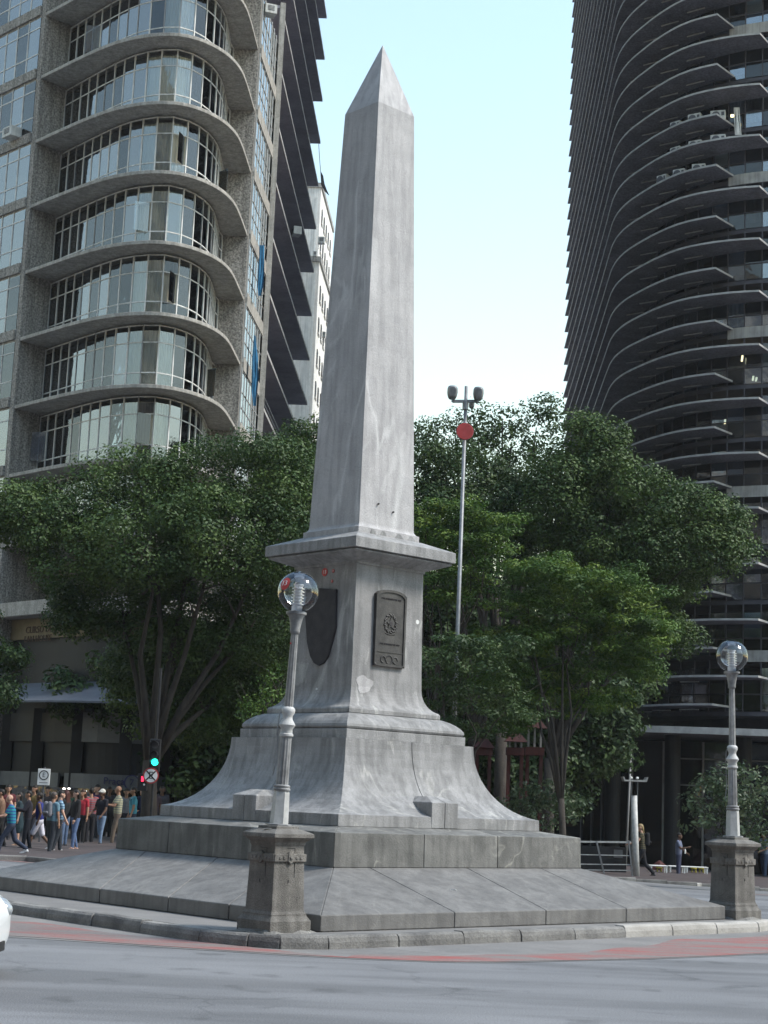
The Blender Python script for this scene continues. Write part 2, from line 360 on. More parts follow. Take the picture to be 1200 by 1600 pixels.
M['em_green'] = lamp_mat('signal_green', (.02, .9, .6), 2.2); M['em_red'] = lamp_mat('signal_red', (.9, .03, .08), 1.6); M['em_tube'] = lamp_mat('lit_tube', (1, .85, .5), 1.6)
M['em_white'] = lamp_mat('lit_spot', (1, .97, .9), 8)
# ------------------------------------------------------------------ the setting
def axis(vals):
    out = []
    for a, b, st in vals: out += list(np.arange(a, b, st))
    return out
gx = axis([(-900, -100, 200), (-100, -30, 14), (-30, 30, 1.5), (30, 100, 14), (100, 901, 200)])
gy = axis([(-300, -20, 70), (-20, 10, 3), (10, 90, 1.5), (90, 200, 20), (200, 1500, 200)])
g = MB(); g.v = [(x, y, gz(x, y)) for y in gy for x in gx]; n = len(gx)
g.f = [(j*n+i, j*n+i+1, (j+1)*n+i+1, (j+1)*n+i) for j in range(len(gy)-1) for i in range(n-1)]
tag(g.build('road', M['asphalt'], smooth=True), kind='structure')
def sheet(name, poly, dz, m, flat=None):               # thin sheet following the ground
    b = MB(); b.v = [(p[0], p[1], (gz(p[0], p[1]) if flat is None else flat)+dz) for p in poly]; b.f = [tuple(range(len(poly)))]
    return tag(b.build(name, m), kind='structure')
def strip(name, A, B, dz, m):
    b = MB(); k = len(A)
    b.v = [(p[0], p[1], gz(p[0], p[1])+dz) for p in A]+[(p[0], p[1], gz(p[0], p[1])+dz) for p in B]
    b.f = [(i, i+1, k+i+1, k+i) for i in range(k-1)]
    return tag(b.build(name, m), kind='structure')
# apron of pale concrete round the island with worn red paint along its rim
rim = [(-160, 1449), (-60, 1459), (0, 1464), (100, 1470), (200, 1477), (350, 1487), (480, 1495), (600, 1501), (740, 1505), (900, 1502), (1050, 1498), (1200, 1491), (1330, 1483), (1500, 1470)]
rimW = [tuple(at_z(x, y, 0))[:2] for x, y in rim]
rimW = resample(rimW, n=60)
inn = [(-7, 27.2), (-3.9, 22.6), (-.8, 19.6), (1.5, 21.2), (5, 24.2), (7.5, 26.5)]
innW = resample(inn, n=60)
strip('road_apron', rimW, innW, .004, M['apron'])
def lerp2(a, b, t): return (a[0]+(b[0]-a[0])*t, a[1]+(b[1]-a[1])*t)
o1 = [lerp2(a, b, .02) for a, b in zip(rimW, innW)]
o2 = [lerp2(a, b, .02+.30*abs(math.cos(min(i, 40)/40*PI))**.7+.04+.03*math.sin(i*.9)+.28*min(1, max(0, (i-36)/8))) for i, (a, b) in enumerate(zip(rimW, innW))]
strip('road_marking', o1, o2, .008, M['redpaint'])
# pavements with kerbs beyond the road
def pavement(front, depth, name, h=.12):
    fr = resample(front, step=1.2); bk = [(x, y+depth) for x, y in fr]
    b = MB(); k = len(fr)
    b.v = [(x, y, gz(x, y)+h) for x, y in fr]+[(x, y, gz(x, y)+h) for x, y in bk]+[(x, y, gz(x, y)-.3) for x, y in fr]
    b.f = [(i, i+1, k+i+1, k+i) for i in range(k-1)]+[(2*k+i, 2*k+i+1, i+1, i) for i in range(k-1)]
    p = tag(b.build(name, M['paving']), kind='structure')
    for i in range(k-1):
        a, c = Vector((*fr[i], 0)), Vector((*fr[i+1], 0)); d = (c-a); nn = Vector((d.y, -d.x, 0)).normalized()
        z = gz(a.x, a.y); q = MB()
        v0, v1 = a+d*.006, c-d*.006
        q.rings([[(v.x+nn.x*o, v.y+nn.y*o, z+zz) for o, zz in ((-.14, h+.006), (.02, h+.006), (.035, h-.02), (.035, -.3), (-.14, -.3))] for v in (v0, v1)])
        q.build('kerb_stone', M['kerb'], p)
    return p
L0 = ground(-120, 1338); L1 = ground(20, 1345); L2 = ground(120, 1353); L3 = ground(300, 1366)
pavement([(L0.x-14, L0.y+3), (L0.x, L0.y), (L1.x, L1.y), (L2.x, L2.y), (-3.0, L2.y+2), (-2.2, L2.y+8)], 60, 'pavement')
strip('road_marking', [(L0.x, L0.y-.15), (L1.x, L1.y-.15), (L2.x, L2.y-.15)], [(L0.x, L0.y-.6), (L1.x, L1.y-.6), (L2.x, L2.y-.6)], .008, M['redpaint'])
K0 = ground(960, 1375); K1 = ground(1085, 1384)
pavement([(2.0, K0.y+1.5), (K0.x-1.2, K0.y), (K0.x, K0.y), (K1.x, K1.y), (K1.x+.8, K1.y+.8), (K1.x+12, K1.y+2.2), (K1.x+30, K1.y+3)], 70, 'pavement', .10)
a_, b_ = ground(1165, 1397), ground(1215, 1400); strip('road_marking', [(a_.x, a_.y), (b_.x+2, b_.y)], [(a_.x, a_.y+.9), (b_.x+2, b_.y+.9)], .008, M['redpaint'])

# traffic island
MX, MY, MR = -0.3256, 24.5923, 0.7496
MI = (Matrix.Translation((MX, MY, 0)) @ Matrix.Rotation(MR, 4, 'Z'))
MIi = MI.inverted()
iout = [(-4.98, 4.6), (-4.98, 2), (-4.97, 0), (-4.98, -2), (-4.96, -3.1), (-4.80, -3.75), (-4.62, -4.08), (-4.1, -4.28), (-2, -4.30), (0, -4.30), (2, -4.31), (4.0, -4.30), (4.62, -4.10), (4.92, -3.5), (4.98, 0), (4.98, 4.6)]
ib = MB(); inn_ = [((abs(x)-.16)*(1 if x > 0 else -1), (abs(y)-.16)*(1 if y > 0 else -1)) for x, y in iout]
ib.prism(inn_, -.05, .142)
isl = ib.build('traffic_island', M['apron']); isl.location = (MX, MY, 0); isl.rotation_euler = (0, 0, MR); tag(isl, kind='structure'); ROOT[isl.name] = (Vector((MX, MY, 0)), MR)
ks = []
for i in range(len(iout)-1):
    a, c = Vector((*iout[i], 0)), Vector((*iout[i+1], 0)); m_ = max(1, int((c-a).length/.95))
    for j in range(m_): ks.append((a.lerp(c, j/m_), a.lerp(c, (j+1)/m_)))
for i, (a, c) in enumerate(ks):
    d = c-a; nn = Vector((d.y, -d.x, 0)).normalized(); cen = (a+c)/2
    if nn.dot(cen) < 0: nn = -nn
    g_ = .006; h = .150+random.uniform(-.012, .006); q = MB(); jt = random.uniform(-.012, .008)
    prof = ((-.17, h), (-.03, h), (0+jt, h-.025), (.015+jt, h*.5), (.02+jt, -.06), (-.17, -.06))
    rings = []
    for t in (0, .3, .6, 1):
        v = (a+d.normalized()*g_).lerp(c-d.normalized()*g_, t); k_ = random.uniform(-.008, .008) if 0 < t < 1 else 0
        rings.append([(v.x+nn.x*o, v.y+nn.y*o, z+(k_ if z > .1 else 0)) for o, z in prof])
    q.rings(rings); pale_ = cen.y < -4 and cen.x > 1.0
    q.build('kerb_stone', M['kerbpale'] if pale_ else M['kerb'], isl, bevel=.008)

# ------------------------------------------------------------------ the monument
mon = thing('obelisk_monument', 'tall grey stone obelisk on a stepped pedestal with bronze plaques, on the traffic island', 'monument', (MX, MY, 0), MR)
# needle
fl = [(.6135-.061*(1-math.cos(t)) if False else .5535+.060*(1-math.sin(t)), 5.515+.085*(1-math.cos(t))) for t in [i*PI/2/6 for i in range(7)]]
prof = [(.6135, 5.43), (.6135, 5.513)]+[(w_, z_) for w_, z_ in fl]
zb, wb = prof[-1][1], prof[-1][0]
for k in range(1, 13):
    t = k/12; prof.append((wb+(.3828-wb)*t, zb+(12.155-zb)*t))
prof += [(.3828*(1-t)+.0015*t, 12.155+(13.333-12.155)*t) for t in (.34, .67, 1)]
nd = MB().sq(prof).build('needle', M['stone'], mon, bevel=.006)
# chips along the foot of the needle
for sx, ln in ((-.33, .11), (-.12, .13), (.2, .2), (.45, .16)):
    q = MB(); q.rings([[(sx-ln/2, -.62, 5.425), (sx+ln/2, -.62, 5.425), (sx+ln/2, -.60, 5.425), (sx-ln/2, -.60, 5.425)], [(sx-.03, -.618, 5.50), (sx+.02, -.618, 5.50), (sx+.02, -.60, 5.51), (sx-.03, -.60, 5.51)]])
    q.build('stone_chip', M['stone3'], nd)
for px, py in ((583, 788), (627, 798)):              # two drilled holes
    p = MIi @ at_y(px, py, 24.1); 
    q = MB().lathe([(.014, 0), (.014, .02)], 10, (p.x+.02, -.556, p.z), (0, -1, 0)); q.build('drill_hole', M['black'], nd)
co = MB().sq([(.66, 4.95), (.690, 4.955), (.690, 4.99), (.715, 5.0), (.95, 5.085), (.972, 5.10), (.972, 5.115), (.94, 5.117), (.94, 5.132), (1.009, 5.133), (1.008, 5.284), (.99, 5.292), (.64, 5.425), (.5, 5.428)])
co.build('cornice', M['stone3'], mon, bevel=.006)
d_ = [(.672, 4.956), (.676, 4.6), (.683, 4.1), (.692, 3.5), (.698, 3.24)]
for k in range(1, 10):
    t = k/9*R(78); d_.append((.698+.190*(1-math.cos(t))/(1-math.cos(R(78))), 3.24-.346*math.sin(t)/math.sin(R(78))))
d_ += [(.9015, 2.87), (.9015, 2.8125)]
die = MB().sq(d_[::-1]).build('die', M['stone2'], mon, bevel=.005)
tp = [(1.12, 2.573), (1.145, 2.585), (1.158, 2.61), (1.15, 2.645), (1.12, 2.685), (1.07, 2.73), (1.0, 2.772), (.93, 2.80), (.88, 2.811)]
MB().sq(tp).build('torus', M['stone3'], mon, bevel=.004)
MB().sq([(1.168, 2.444), (1.169, 2.571)]).build('plinth', M['stone3'], mon, bevel=.006)
fp = [(1.9538, 1.273), (1.9484, 1.4205)]
for k in range(12, -1, -1):
    t = k/12*R(82); fp.append((1.254+.6944*(1-math.cos(t))/(1-math.cos(R(82))), 2.442-1.02*math.sin(t)/math.sin(R(82))))
for sx, sy in ((-1, -1), (1, -1), (1, 1), (-1, 1)):
    q = MB(); g_ = .006
    q.rings([[(sx*a, sy*a, z), (sx*g_, sy*a, z), (sx*g_, sy*g_, z), (sx*a, sy*g_, z)] for a, z in fp])
    q.build('flared_stone', M['stone3'], mon, bevel=.006)
def side(n_, a_):
    return lambda w_, z_, s_: (n_[0]*w_+a_[0]*s_, n_[1]*w_+a_[1]*s_, z_)
SIDES = {'right': side((0, -1), (1, 0)), 'left': side((-1, 0), (0, 1)), 'back': side((0, 1), (1, 0)), 'far': side((1, 0), (0, 1))}
for nme, P in SIDES.items():
    for s0, s1 in ((-.255, -.004), (.004, .255)):
        q = MB(); o0 = s0+.0; 
        q.rings([[P(1.4, 1.275, s0), P(1.958, 1.275, s0), P(1.958, 1.275, s1), P(1.4, 1.275, s1)],
                 [P(1.4, 1.62, s0), P(1.955, 1.62, s0), P(1.955, 1.62, s1), P(1.4, 1.62, s1)],
                 [P(1.3, 1.70, s0*.55 if s0 < -.1 else s0), P(1.74, 1.70, s0*.55 if s0 < -.1 else s0), P(1.74, 1.70, s1*.55 if s1 > .1 else s1), P(1.3, 1.70, s1*.55 if s1 > .1 else s1)]])
        q.build('footing_block', M['stone3'], mon, bevel=.008)
def course(name, P, prof, ends, m, bev=.008):
    """ends: list of end functions s(w); stones between consecutive ends"""
    for e0, e1 in zip(ends, ends[1:]):
        q = MB(); q.rings([[P(w_, z_, e0(w_, 1)) for w_, z_ in prof], [P(w_, z_, e1(w_, -1)) for w_, z_ in prof]])
        q.build(name, m, mon, bevel=bev)
def mitre(sg): return lambda w_, k: sg*(w_-.001)
def joint(s): return lambda w_, k: s+k*.005
def fan(w0, s0, w1, s1): return lambda w_, k: s0+(s1-s0)*(w_-w0)/(w1-w0)+k*.005
def loc_on(px, py, z): p = MIi @ at_z(px, py, z); return p
stepp = [(1.3, .772), (2.388, .772), (2.378, 1.2027), (1.955, 1.2690), (1.3, 1.2690)]
slabp = [(2.1, .148), (3.853, .146), (3.853, .3301), (2.395, .7687), (2.1, .7687)]
jr = [loc_on(661.6, 1330, .99).x*0+v for v in (-.78, .55)]
course('step_stone', SIDES['right'], stepp, [mitre(-1), joint(-.80), joint(.62), mitre(1)], M['stone4'])
course('step_stone', SIDES['left'], stepp, [mitre(-1), joint(-.9), joint(1.12), mitre(1)], M['stone4'])
course('step_stone', SIDES['back'], stepp, [mitre(-1), joint(-.7), joint(.8), mitre(1)], M['stone4'])
course('step_stone', SIDES['far'], stepp, [mitre(-1), joint(-.7), joint(.8), mitre(1)], M['stone4'])
def fj(a, b): 
    A, B = loc_on(*a, .7687), loc_on(*b, .3301); return A, B
rj = []
for a, b in (((588, 1357), (699, 1424)), ((735, 1357), (843, 1421)), ((846, 1357), (966, 1418))):
    A, B = fj(a, b); rj.append(fan(2.395, A.x, 3.853, B.x))
lj = []
for a, b in (((436, 1349), (344, 1413)), ((333, 1340), (211, 1402)), ((214, 1330), (89, 1389))):
    A, B = fj(a, b); lj.append(fan(2.395, A.y, 3.853, B.y))
course('slope_stone', SIDES['right'], slabp, [mitre(-1)]+rj+[mitre(1)], M['stone5'], .012)
course('slope_stone', SIDES['left'], slabp, [mitre(-1)]+lj+[mitre(1)], M['stone5'], .012)
course('slope_stone', SIDES['back'], slabp, [mitre(-1), joint(-1), joint(1), mitre(1)], M['stone5'], .012)
course('slope_stone', SIDES['far'], slabp, [mitre(-1), joint(-1), joint(1), mitre(1)], M['stone5'], .012)
# bronze plaque on the lit face
def face_pt(px, py, wf=.688):                          # point on the right face y=-wf
    o = MIi @ C0; d = MIi.to_3x3() @ ray(px, py); t = (-wf-o.y)/d.y; return o+d*t
def lface_pt(px, py, wf=.688):
    o = MIi @ C0; d = MIi.to_3x3() @ ray(px, py); t = (-wf-o.x)/d.x; return o+d*t
TL, TR, BL, BR = [face_pt(*q) for q in ((585.6, 927), (632.9, 934), (581.3, 1040), (628, 1044))]
x0, x1 = (TL.x+BL.x)/2, (TR.x+BR.x)/2; z0, z1 = (BL.z+BR.z)/2, (TL.z+TR.z)/2; xc = (x0+x1)/2; hw = (x1-x0)/2
def arch(off, n_=10):
    pts = [(xc-hw+off, z0+off), (xc+hw-off, z0+off), (xc+hw-off, z1-off)]
    for k in range(1, n_): 
        a = k/n_*PI; pts.append((xc+(hw-off)*.94*math.cos(a), z1-off+.075*math.sin(a)))
    pts.append((xc-hw+off, z1-off)); return pts
pq = MB(); pq.rings([[(x, -.66, z) for x, z in arch(0)], [(x, -.715, z) for x, z in arch(.0)], [(x, -.722, z) for x, z in arch(.012)]])
pl = pq.build('bronze_plaque', M['bronze'], mon); pl['label'] = 'arched bronze plaque with a wreathed star and dates'
fr = MB(); A_, B_ = arch(.0), arch(.035)
n_ = len(A_)
for k in range(n_):
    a, b, c, d = A_[k], A_[(k+1) % n_], B_[(k+1) % n_], B_[k]
    fr.rings([[(a[0], -.72, a[1]), (b[0], -.72, b[1]), (c[0], -.72, c[1]), (d[0], -.72, d[1])], [(a[0], -.738, a[1]), (b[0], -.738, b[1]), (c[0], -.738, c[1]), (d[0], -.738, d[1])]])
fr.build('plaque_border', M['bronze'], pl)
H_ = z1-z0
for tx, zz, sz in (('7 DE SETEMBRO DE 1822', z1-.06, .036), ('7 DE SETEMBRO DE 1922', z0+.31*H_, .036)):
    text('lettering', tx, sz, M['darkstain'], pl, (xc, -.723, zz), (1, 0, 0), (0, 0, 1), .006, world=False)
zc = z0+.60*H_
q = MB()
for k in range(36):
    a = 2*PI*k/36; r_ = .112+.012*math.sin(k*2.1); q.ell((xc+r_*math.cos(a), -.726, zc+r_*math.sin(a)*1.12), (.022, .012, .016), 6, 4)
q.build('wreath', M['bronze'], pl, smooth=True)
q = MB(); sp = []
for k in range(10): 
    a = PI/2+k*PI/5; r_ = .088 if k % 2 == 0 else .04; sp.append((xc+r_*math.cos(a), zc+r_*math.sin(a)))
q.rings([[(x, -.721, z) for x, z in sp], [(x, -.734, z) for x, z in sp]]); q.build('star', M['bronze'], pl)
q = MB().lathe([(.034, 0), (.034, .016), (.028, .018)], 16, (xc, -.722, zc), (0, -1, 0)); q.build('shield', M['darkstain'], pl)
q = MB(); 
for k in range(9): q.ell((xc-.09+.0225*k, -.725, zc-.145-.012*math.sin(k/8*PI)), (.016, .008, .010), 6, 4)
q.build('ribbon', M['bronze'], pl, smooth=True)
q = MB(); zb_ = z0+.095*H_
for cx_, rr in ((xc, .062), (xc-.12, .045), (xc+.12, .045)):
    for k in range(18):
        a = 2*PI*k/18*(.8 if cx_ != xc else 1); q.ell((cx_+rr*math.cos(a), -.725, zb_+rr*math.sin(a)), (.012, .009, .012), 6, 4)
q.build('scroll_ornament', M['bronze'], pl, smooth=True)
q = MB(); q.box((xc, -.725, z0+.20*H_), (hw*1.86, .012, .012)); q.build('plaque_rule', M['bronze'], pl)
for sx in (-1, 1): MB().ell((xc+sx*(hw-.02), -.73, z0+.02), (.022, .02, .022), 8, 6).build('plaque_foot', M['bronze'], pl, smooth=True)
# dark shield-shaped panel on the shaded face
sh = [lface_pt(*q) for q in ((480, 918), (526.6, 921), (526.3, 980), (521, 1003), (514.5, 1026), (508, 1036), (500, 1040), (493, 1036), (487, 1025), (482, 1003), (481, 985), (479, 960))]
q = MB(); q.rings([[(-.66, p.y, p.z) for p in sh], [(-.712, p.y, p.z) for p in sh], [(-.718, .97*p.y+.03*sh[0].y, .99*p.z+.01*sh[6].z) for p in sh]])
ds = q.build('dark_plaque', M['darkstain'], mon); ds['label'] = 'dark shield shaped plaque on the shaded face'
# stickers and marks on the die
def sticker(px, py, r_, left=True, num=True, m='stk_red', nm='sticker'):
    wf = .676 if py < 1000 else .700
    p = lface_pt(px, py, wf) if left else face_pt(px, py, wf)
    n_ = (-1, 0, 0) if left else (0, -1, 0); q = MB()
    o = Vector(n_); q.lathe([(r_, 0), (r_, .006), (r_*.98, .007)], 16, p+o*(-.001), n_); st = q.build(nm, M[m], mon)
    if num: text('numeral', '13', r_*1.25, M['white'], st, p+o*.0075, (0, -1, 0) if left else (1, 0, 0), (0, 0, 1), .001, world=False)
sticker(507.6, 894, .062)
for px, py, r_ in ((462, 883, .022), (486.4, 883, .026), (498, 882, .02), (529.5, 880, .024), (521, 892, .026), (519, 908, .022)): sticker(px, py, r_)
sticker(495, 1077, .02, m='white', num=False)
for px, py, r_ in ((652, 972, .034), (642, 985, .036)): sticker(px, py, r_, left=False, num=False, m='white', nm='paint_splash')
pc = face_pt(569, 1069, .701); q = MB(); pts = []
for k in range(18):
    a = 2*PI*k/18; r_ = 1+.16*math.sin(3*a+1)+.1*math.sin(5*a); pts.append((pc.x+.155*r_*math.cos(a), pc.z+.125*r_*math.sin(a)))
q.rings([[(x, -.66, z) for x, z in pts], [(x, -.004-float(np.interp(z, [a[1] for a in d_[::-1]], [a[0] for a in d_[::-1]])), z) for x, z in pts]])
q.build('repair_patch', M['stone'], die)
# ------------------------------------------------------------------ lamp posts
def lamp_post(c, rz, gp, label, sticker_on):
    root = thing('lamp_post', label, 'street lamp', (c[0], c[1], 0), rz, 'globe lamp posts at the island corners')
    P = MB().sq([(.335, -.03), (.33, .07), (.30, .115), (.292, .13), (.292, .272), (.283, .285), (.262, .315), (.255, .33), (.255, .345), (.236, .375), (.232, .40), (.212, 1.085), (.222, 1.095), (.225, 1.125), (.24, 1.14), (.262, 1.155), (.266, 1.17), (.29, 1.172), (.2885, 1.218), (.19, 1.262), (.165, 1.264), (.163, 1.298), (.10, 1.3)])
    ped = P.build('pedestal', M['granite'], root, bevel=.008)
    q = MB(); random.seed(int(abs(c[0])*100))         # rough mortar foot
    ring0, ring1, ring2 = [], [], []
    for k in range(20):
        a = 2*PI*k/20; f = max(abs(math.cos(a)), abs(math.sin(a))); rr = .36/f*random.uniform(.97, 1.10)
        ring0.append((rr*math.cos(a), rr*math.sin(a), -.04)); ring1.append((rr*.97*math.cos(a), rr*.97*math.sin(a), random.uniform(.09, .15))); ring2.append((rr*.84*math.cos(a), rr*.84*math.sin(a), random.uniform(.14, .19)))
    q.rings([ring0, ring1, ring2]); q.build('mortar_foot', M['kerb'], ped)
    for k in range(4):                                 # belt with a small shield on each face, incised panel lines
        m3 = Matrix.Rotation(k*PI/2, 3, 'Z'); wz = .217
        b = MB(); b.box(m3 @ Vector((0, -wz-.005, .955)), (.455, .035, .085), m3)
        bl = b.build('belt', M['granite'], ped, bevel=.006)
        q = MB(); q.rings([[m3 @ Vector((x, -y, z)) for x, z in ((-.042, 1.0), (-.02, 1.022), (.02, 1.022), (.042, 1.0), (.042, .92), (0, .885), (-.042, .92))] for y in (wz-.01, wz+.032)])
        q.build('shield', M['granite'], bl, bevel=.005)
        MB().lathe([(.02, 0), (.02, .01), (.014, .014)], 10, m3 @ Vector((0, -wz-.032, .955)), m3 @ Vector((0, -1, 0))).build('boss', M['granite'], bl)
        for sx in (-.15, -.09, .09, .15): MB().lathe([(.021, 0), (.018, .008), (.006, .010)], 10, m3 @ Vector((sx, -wz-.0215, .955)), m3 @ Vector((0, -1, 0))).build('rosette', M['granite'], bl)
        b = MB(); b.box(m3 @ Vector((.02, -.214, 1.058)), (.11, .006, .005), m3).box(m3 @ Vector((.075, -.214, 1.032)), (.005, .006, .052), m3).box(m3 @ Vector((.075, -.2215, .82)), (.005, .006, .16), m3).box(m3 @ Vector((-.01, -.2265, .70)), (.006, .006, .035), m3)
        b.build('incised_line', M['black'], ped)
    P0 = Vector((c[0], c[1], 1.30)); G = at_y(gp[0], gp[1], c[1]); ax = (G-P0); Lg = ax.length; ax.normalize(); rg = .237
    T = Lg-rg                                          # underside of the globe
    def ln(prof, nme, m, n=16, sm=False, fl=0):
        o = MB().lathe([(r_, h) for r_, h in prof], n, P0, ax, flute=fl); return o.build(nme, m, root, world=True, auto=40 if sm else None)
    ln([(.15, 0), (.15, .016), (.135, .02)], 'base_plate', M['iron'], 8)
    ln([(.105, .015), (.092, .36), (.085, .385)], 'post_foot', M['ironpale'], 6)
    ln([(.085, .385), (.098, .395), (.098, .41), (.086, .42), (.093, .43), (.093, .442), (.076, .455)], 'foot_ring', M['iron'], 20, True)
    s1 = .99
    ln([(.070, .45), (.064, s1)], 'lower_shaft', M['iron'], 24, False, .09)
    ln([(.066, s1), (.080, s1+.01), (.080, s1+.03), (.068, s1+.04), (.066, s1+.09), (.088, s1+.12), (.094, s1+.135), (.078, s1+.165), (.056, s1+.20), (.054, s1+.235), (.076, s1+.275), (.078, s1+.31), (.066, s1+.33), (.05, s1+.34)], 'collar', M['ironpale'], 20, True)
    ln([(.052, s1+.33), (.042, T-.245)], 'upper_shaft', M['iron'], 20, False, .10)
    ln([(.042, T-.25), (.056, T-.235), (.058, T-.215), (.056, T-.20), (.062, T-.15), (.078, T-.07), (.098, T-.03), (.118, T-.022), (.118, T+.004), (.09, T+.012)], 'globe_holder', M['iron'], 20, True)
    gl = MB().ell((0, 0, 0), (rg, rg, rg), 40, 28); gl.v = [tuple(Vector(q)+G) for q in gl.v]
    gb = gl.build('globe', M['globe'], root, smooth=True, world=True)
    pr = []
    for k in range(6):
        h = T+.085+k*.036; pr += [(.05, h), (.072, h+.004), (.072, h+.013), (.05, h+.018)]
    ln([(.062, T+.01), (.062, T+.07), (.05, T+.075)]+pr+[(.05, T+.30), (.058, T+.31), (.058, T+.325), (.02, T+.33)], 'lamp_core', M['fin'], 20, True)
    if sticker_on:
        # round sticker on the globe facing the viewer's left
        n_ = (Vector((-.62, -.72, .30))).normalized(); pc = G+n_*(rg+.001); q = MB(); t1 = n_.cross(Vector((0, 0, 1))).normalized(); t2 = t1.cross(n_)
        rs = []
        for rr, lift in ((.0, .003), (.035, .003), (.07, .003)):
            row = []
            for k in range(18):
                a = 2*PI*k/18; v = (n_*rg+t1*(rr*math.cos(a))*1.0+t2*(rr*math.sin(a))*1.15); row.append(G+v.normalized()*(rg+lift))
            rs.append(row)
        q.rings(rs[1:], True, False); st = q.build('sticker', M['stk_red'], gb, world=True)
        text('numeral', '13', .085, M['white'], st, pc+n_*.006, -t1, t2, .001)
        q = MB().lathe([(.012, 0), (.012, .003)], 10, P0+ax*2.05+Vector((-.035, -.03, 0)), (-.6, -.8, 0)); q.build('sticker', M['stk_red'], root, world=True)
    cb = MB(); side_ = Vector((-.095, -.02, 0))        # loose cable by the collar
    cb.tube([P0+ax*(s1+.33)+side_*.6, P0+ax*(s1+.25)+side_*1.0, P0+ax*(s1+.1)+side_*1.1, P0+ax*(s1-.25)+side_*.95, P0+ax*(.55)+side_*1.2], .006, 6)
    cb.build('cable', M['iron'], root, world=True)
lamp_post((-1.0346, 19.0238), .7455, (466, 925), 'clear globe lamp post on granite pedestal, red 13 sticker on its globe', True)
lamp_post((5.2953, 24.7521), .687, (1143.3, 1025), 'clear globe lamp post on granite pedestal at the right edge of the picture', False)
# ------------------------------------------------------------------ corner building with curved balconies (left)
K = .9615
def sc(p): return (p[0]*K, p[1]*K)
def zs(z): return (z-CAM_H)*K+CAM_H
outer = [sc(p) for p in [(-17.95, 78), (-16.4, 76.4), (-14.9, 74.9), (-13.5, 73.7), (-12.2, 72.95), (-11.0, 72.62), (-10.0, 72.75), (-9.1, 73.4), (-8.4, 74.4), (-7.95, 75.6), (-7.7, 77.2), (-7.5, 81.0)]]
outer = resample(outer, n=44)
FH = 3.367*K; ZB = [zs(36.34-3.367*k) for k in range(-2, 9)]          # slab levels, top to bottom
ZTOP, ZLOW = ZB[0], ZB[-1]
b1 = thing('corner_building', 'grey concrete block with curved glazed balconies, left behind the trees', 'building', (-14, 78, gz(-14, 75)))
def offset(poly, ds):
    out = []
    for i, p in enumerate(poly):
        a = Vector((*poly[max(i-1, 0)], 0)); c = Vector((*poly[min(i+1, len(poly)-1)], 0)); d = (c-a).normalized(); nn = Vector((-d.y, d.x, 0))
        k = ds(i/(len(poly)-1)) if callable(ds) else ds
        out.append((p[0]+nn.x*k, p[1]+nn.y*k))
    return out
inner = offset(outer, lambda t: 1.45-.35*min(t*3, 1)+.2*max(0, t-.8)/.2)
E_ = (-8.75*K, 80.6*K); inner[-1] = E_
back = [(-7.4*K, 95*K), (-34*K, 108*K), (-26.5*K, 86.8*K)]
lft = (-24.0*K, 84.0*K)
# slabs
for k, z in enumerate(ZB):
    poly = list(outer)+[(-7.45*K, 95*K), (-27*K, 95*K), lft]
    th = .17
    o = MB().prism(poly, z-th, z).build('balcony_slab', M['slab'], b1, world=True, bevel=.02)
# interior core
cpoly = offset(inner, 2.6)[2:-2]+[(-11*K, 92*K), (-26*K, 92*K)]
MB().prism(cpoly, -1.5, ZTOP+3).build('core_wall', M['core'], b1, world=True)
# fins
def wallbox(a, b, th, z0, z1, nme, m, parent, bev=0):
    A, B = Vector((*a, 0)), Vector((*b, 0)); d = (B-A); mid = (A+B)/2; ang = math.atan2(d.y, d.x)
    return MB().box((mid.x, mid.y, (z0+z1)/2), (d.length, th, z1-z0), Matrix.Rotation(ang, 3, 'Z')).build(nme, m, parent, world=True, bevel=bev)
A0 = outer[0]; nA = Vector((inner[0][0]-A0[0], inner[0][1]-A0[1], 0)).normalized()
wallbox((A0[0]-nA.x*.03-.10, A0[1]-nA.y*.03+.10), (A0[0]+nA.x*3.0-.10, A0[1]+nA.y*3.0+.10), .32, -1.2, ZTOP+2, 'fin_wall', M['conc'], b1)
wallbox((-8.95*K, 81.05*K), (-7.47*K, 81.05*K), .34, -1.2, ZTOP+2, 'fin_wall', M['conc'], b1)
# glazing: shared pane meshes
cols = resample(inner, n=21)
pw = math.dist(cols[3], cols[4])
def pane_mesh(w_, h_, m): return MB().box((0, 0, 0), (w_, .012, h_)).mesh('pane', m)
hs = {'lower': (.05, .74), 'main': (.80, 1.34), 'transom': (2.20, .50)}
PM = {k: [pane_mesh(1, v[1], M[mm]) for mm in ('glass', 'glass2', 'glass3')] for k, v in hs.items()}
mull = MB().box((0, 0, 0), (.055, .07, FH-.28)).mesh('mullion', M['frame'])
mull2 = MB().box((0, 0, 0), (.05, .06, FH-.28)).mesh('mullion', M['frame2'])
railm = MB().box((0, 0, 0), (1, .05, .045)).mesh('rail', M['frame'])
def curtain_mesh(m, folds=5, amp=.035):
    q = MB(); n_ = 20; 
    q.v = [(-.5+i/n_, amp*math.sin(i/n_*folds*2*PI), z) for z in (-1.2, 1.2) for i in range(n_+1)]
    q.v += [(x, y+.012, z) for x, y, z in q.v]; t = 2*(n_+1)
    q.f = [(i, i+1, n_+2+i, n_+1+i) for i in range(n_)]+[(t+n_+1+i, t+n_+2+i, t+i+1, t+i) for i in range(n_)]
    return q.mesh('curtain', m, True)
CM = [curtain_mesh(M['curtain'], 4), curtain_mesh(M['curtain'], 6, .028), curtain_mesh(M['curtain2'], 1, .004)]
rr = random.Random(5)
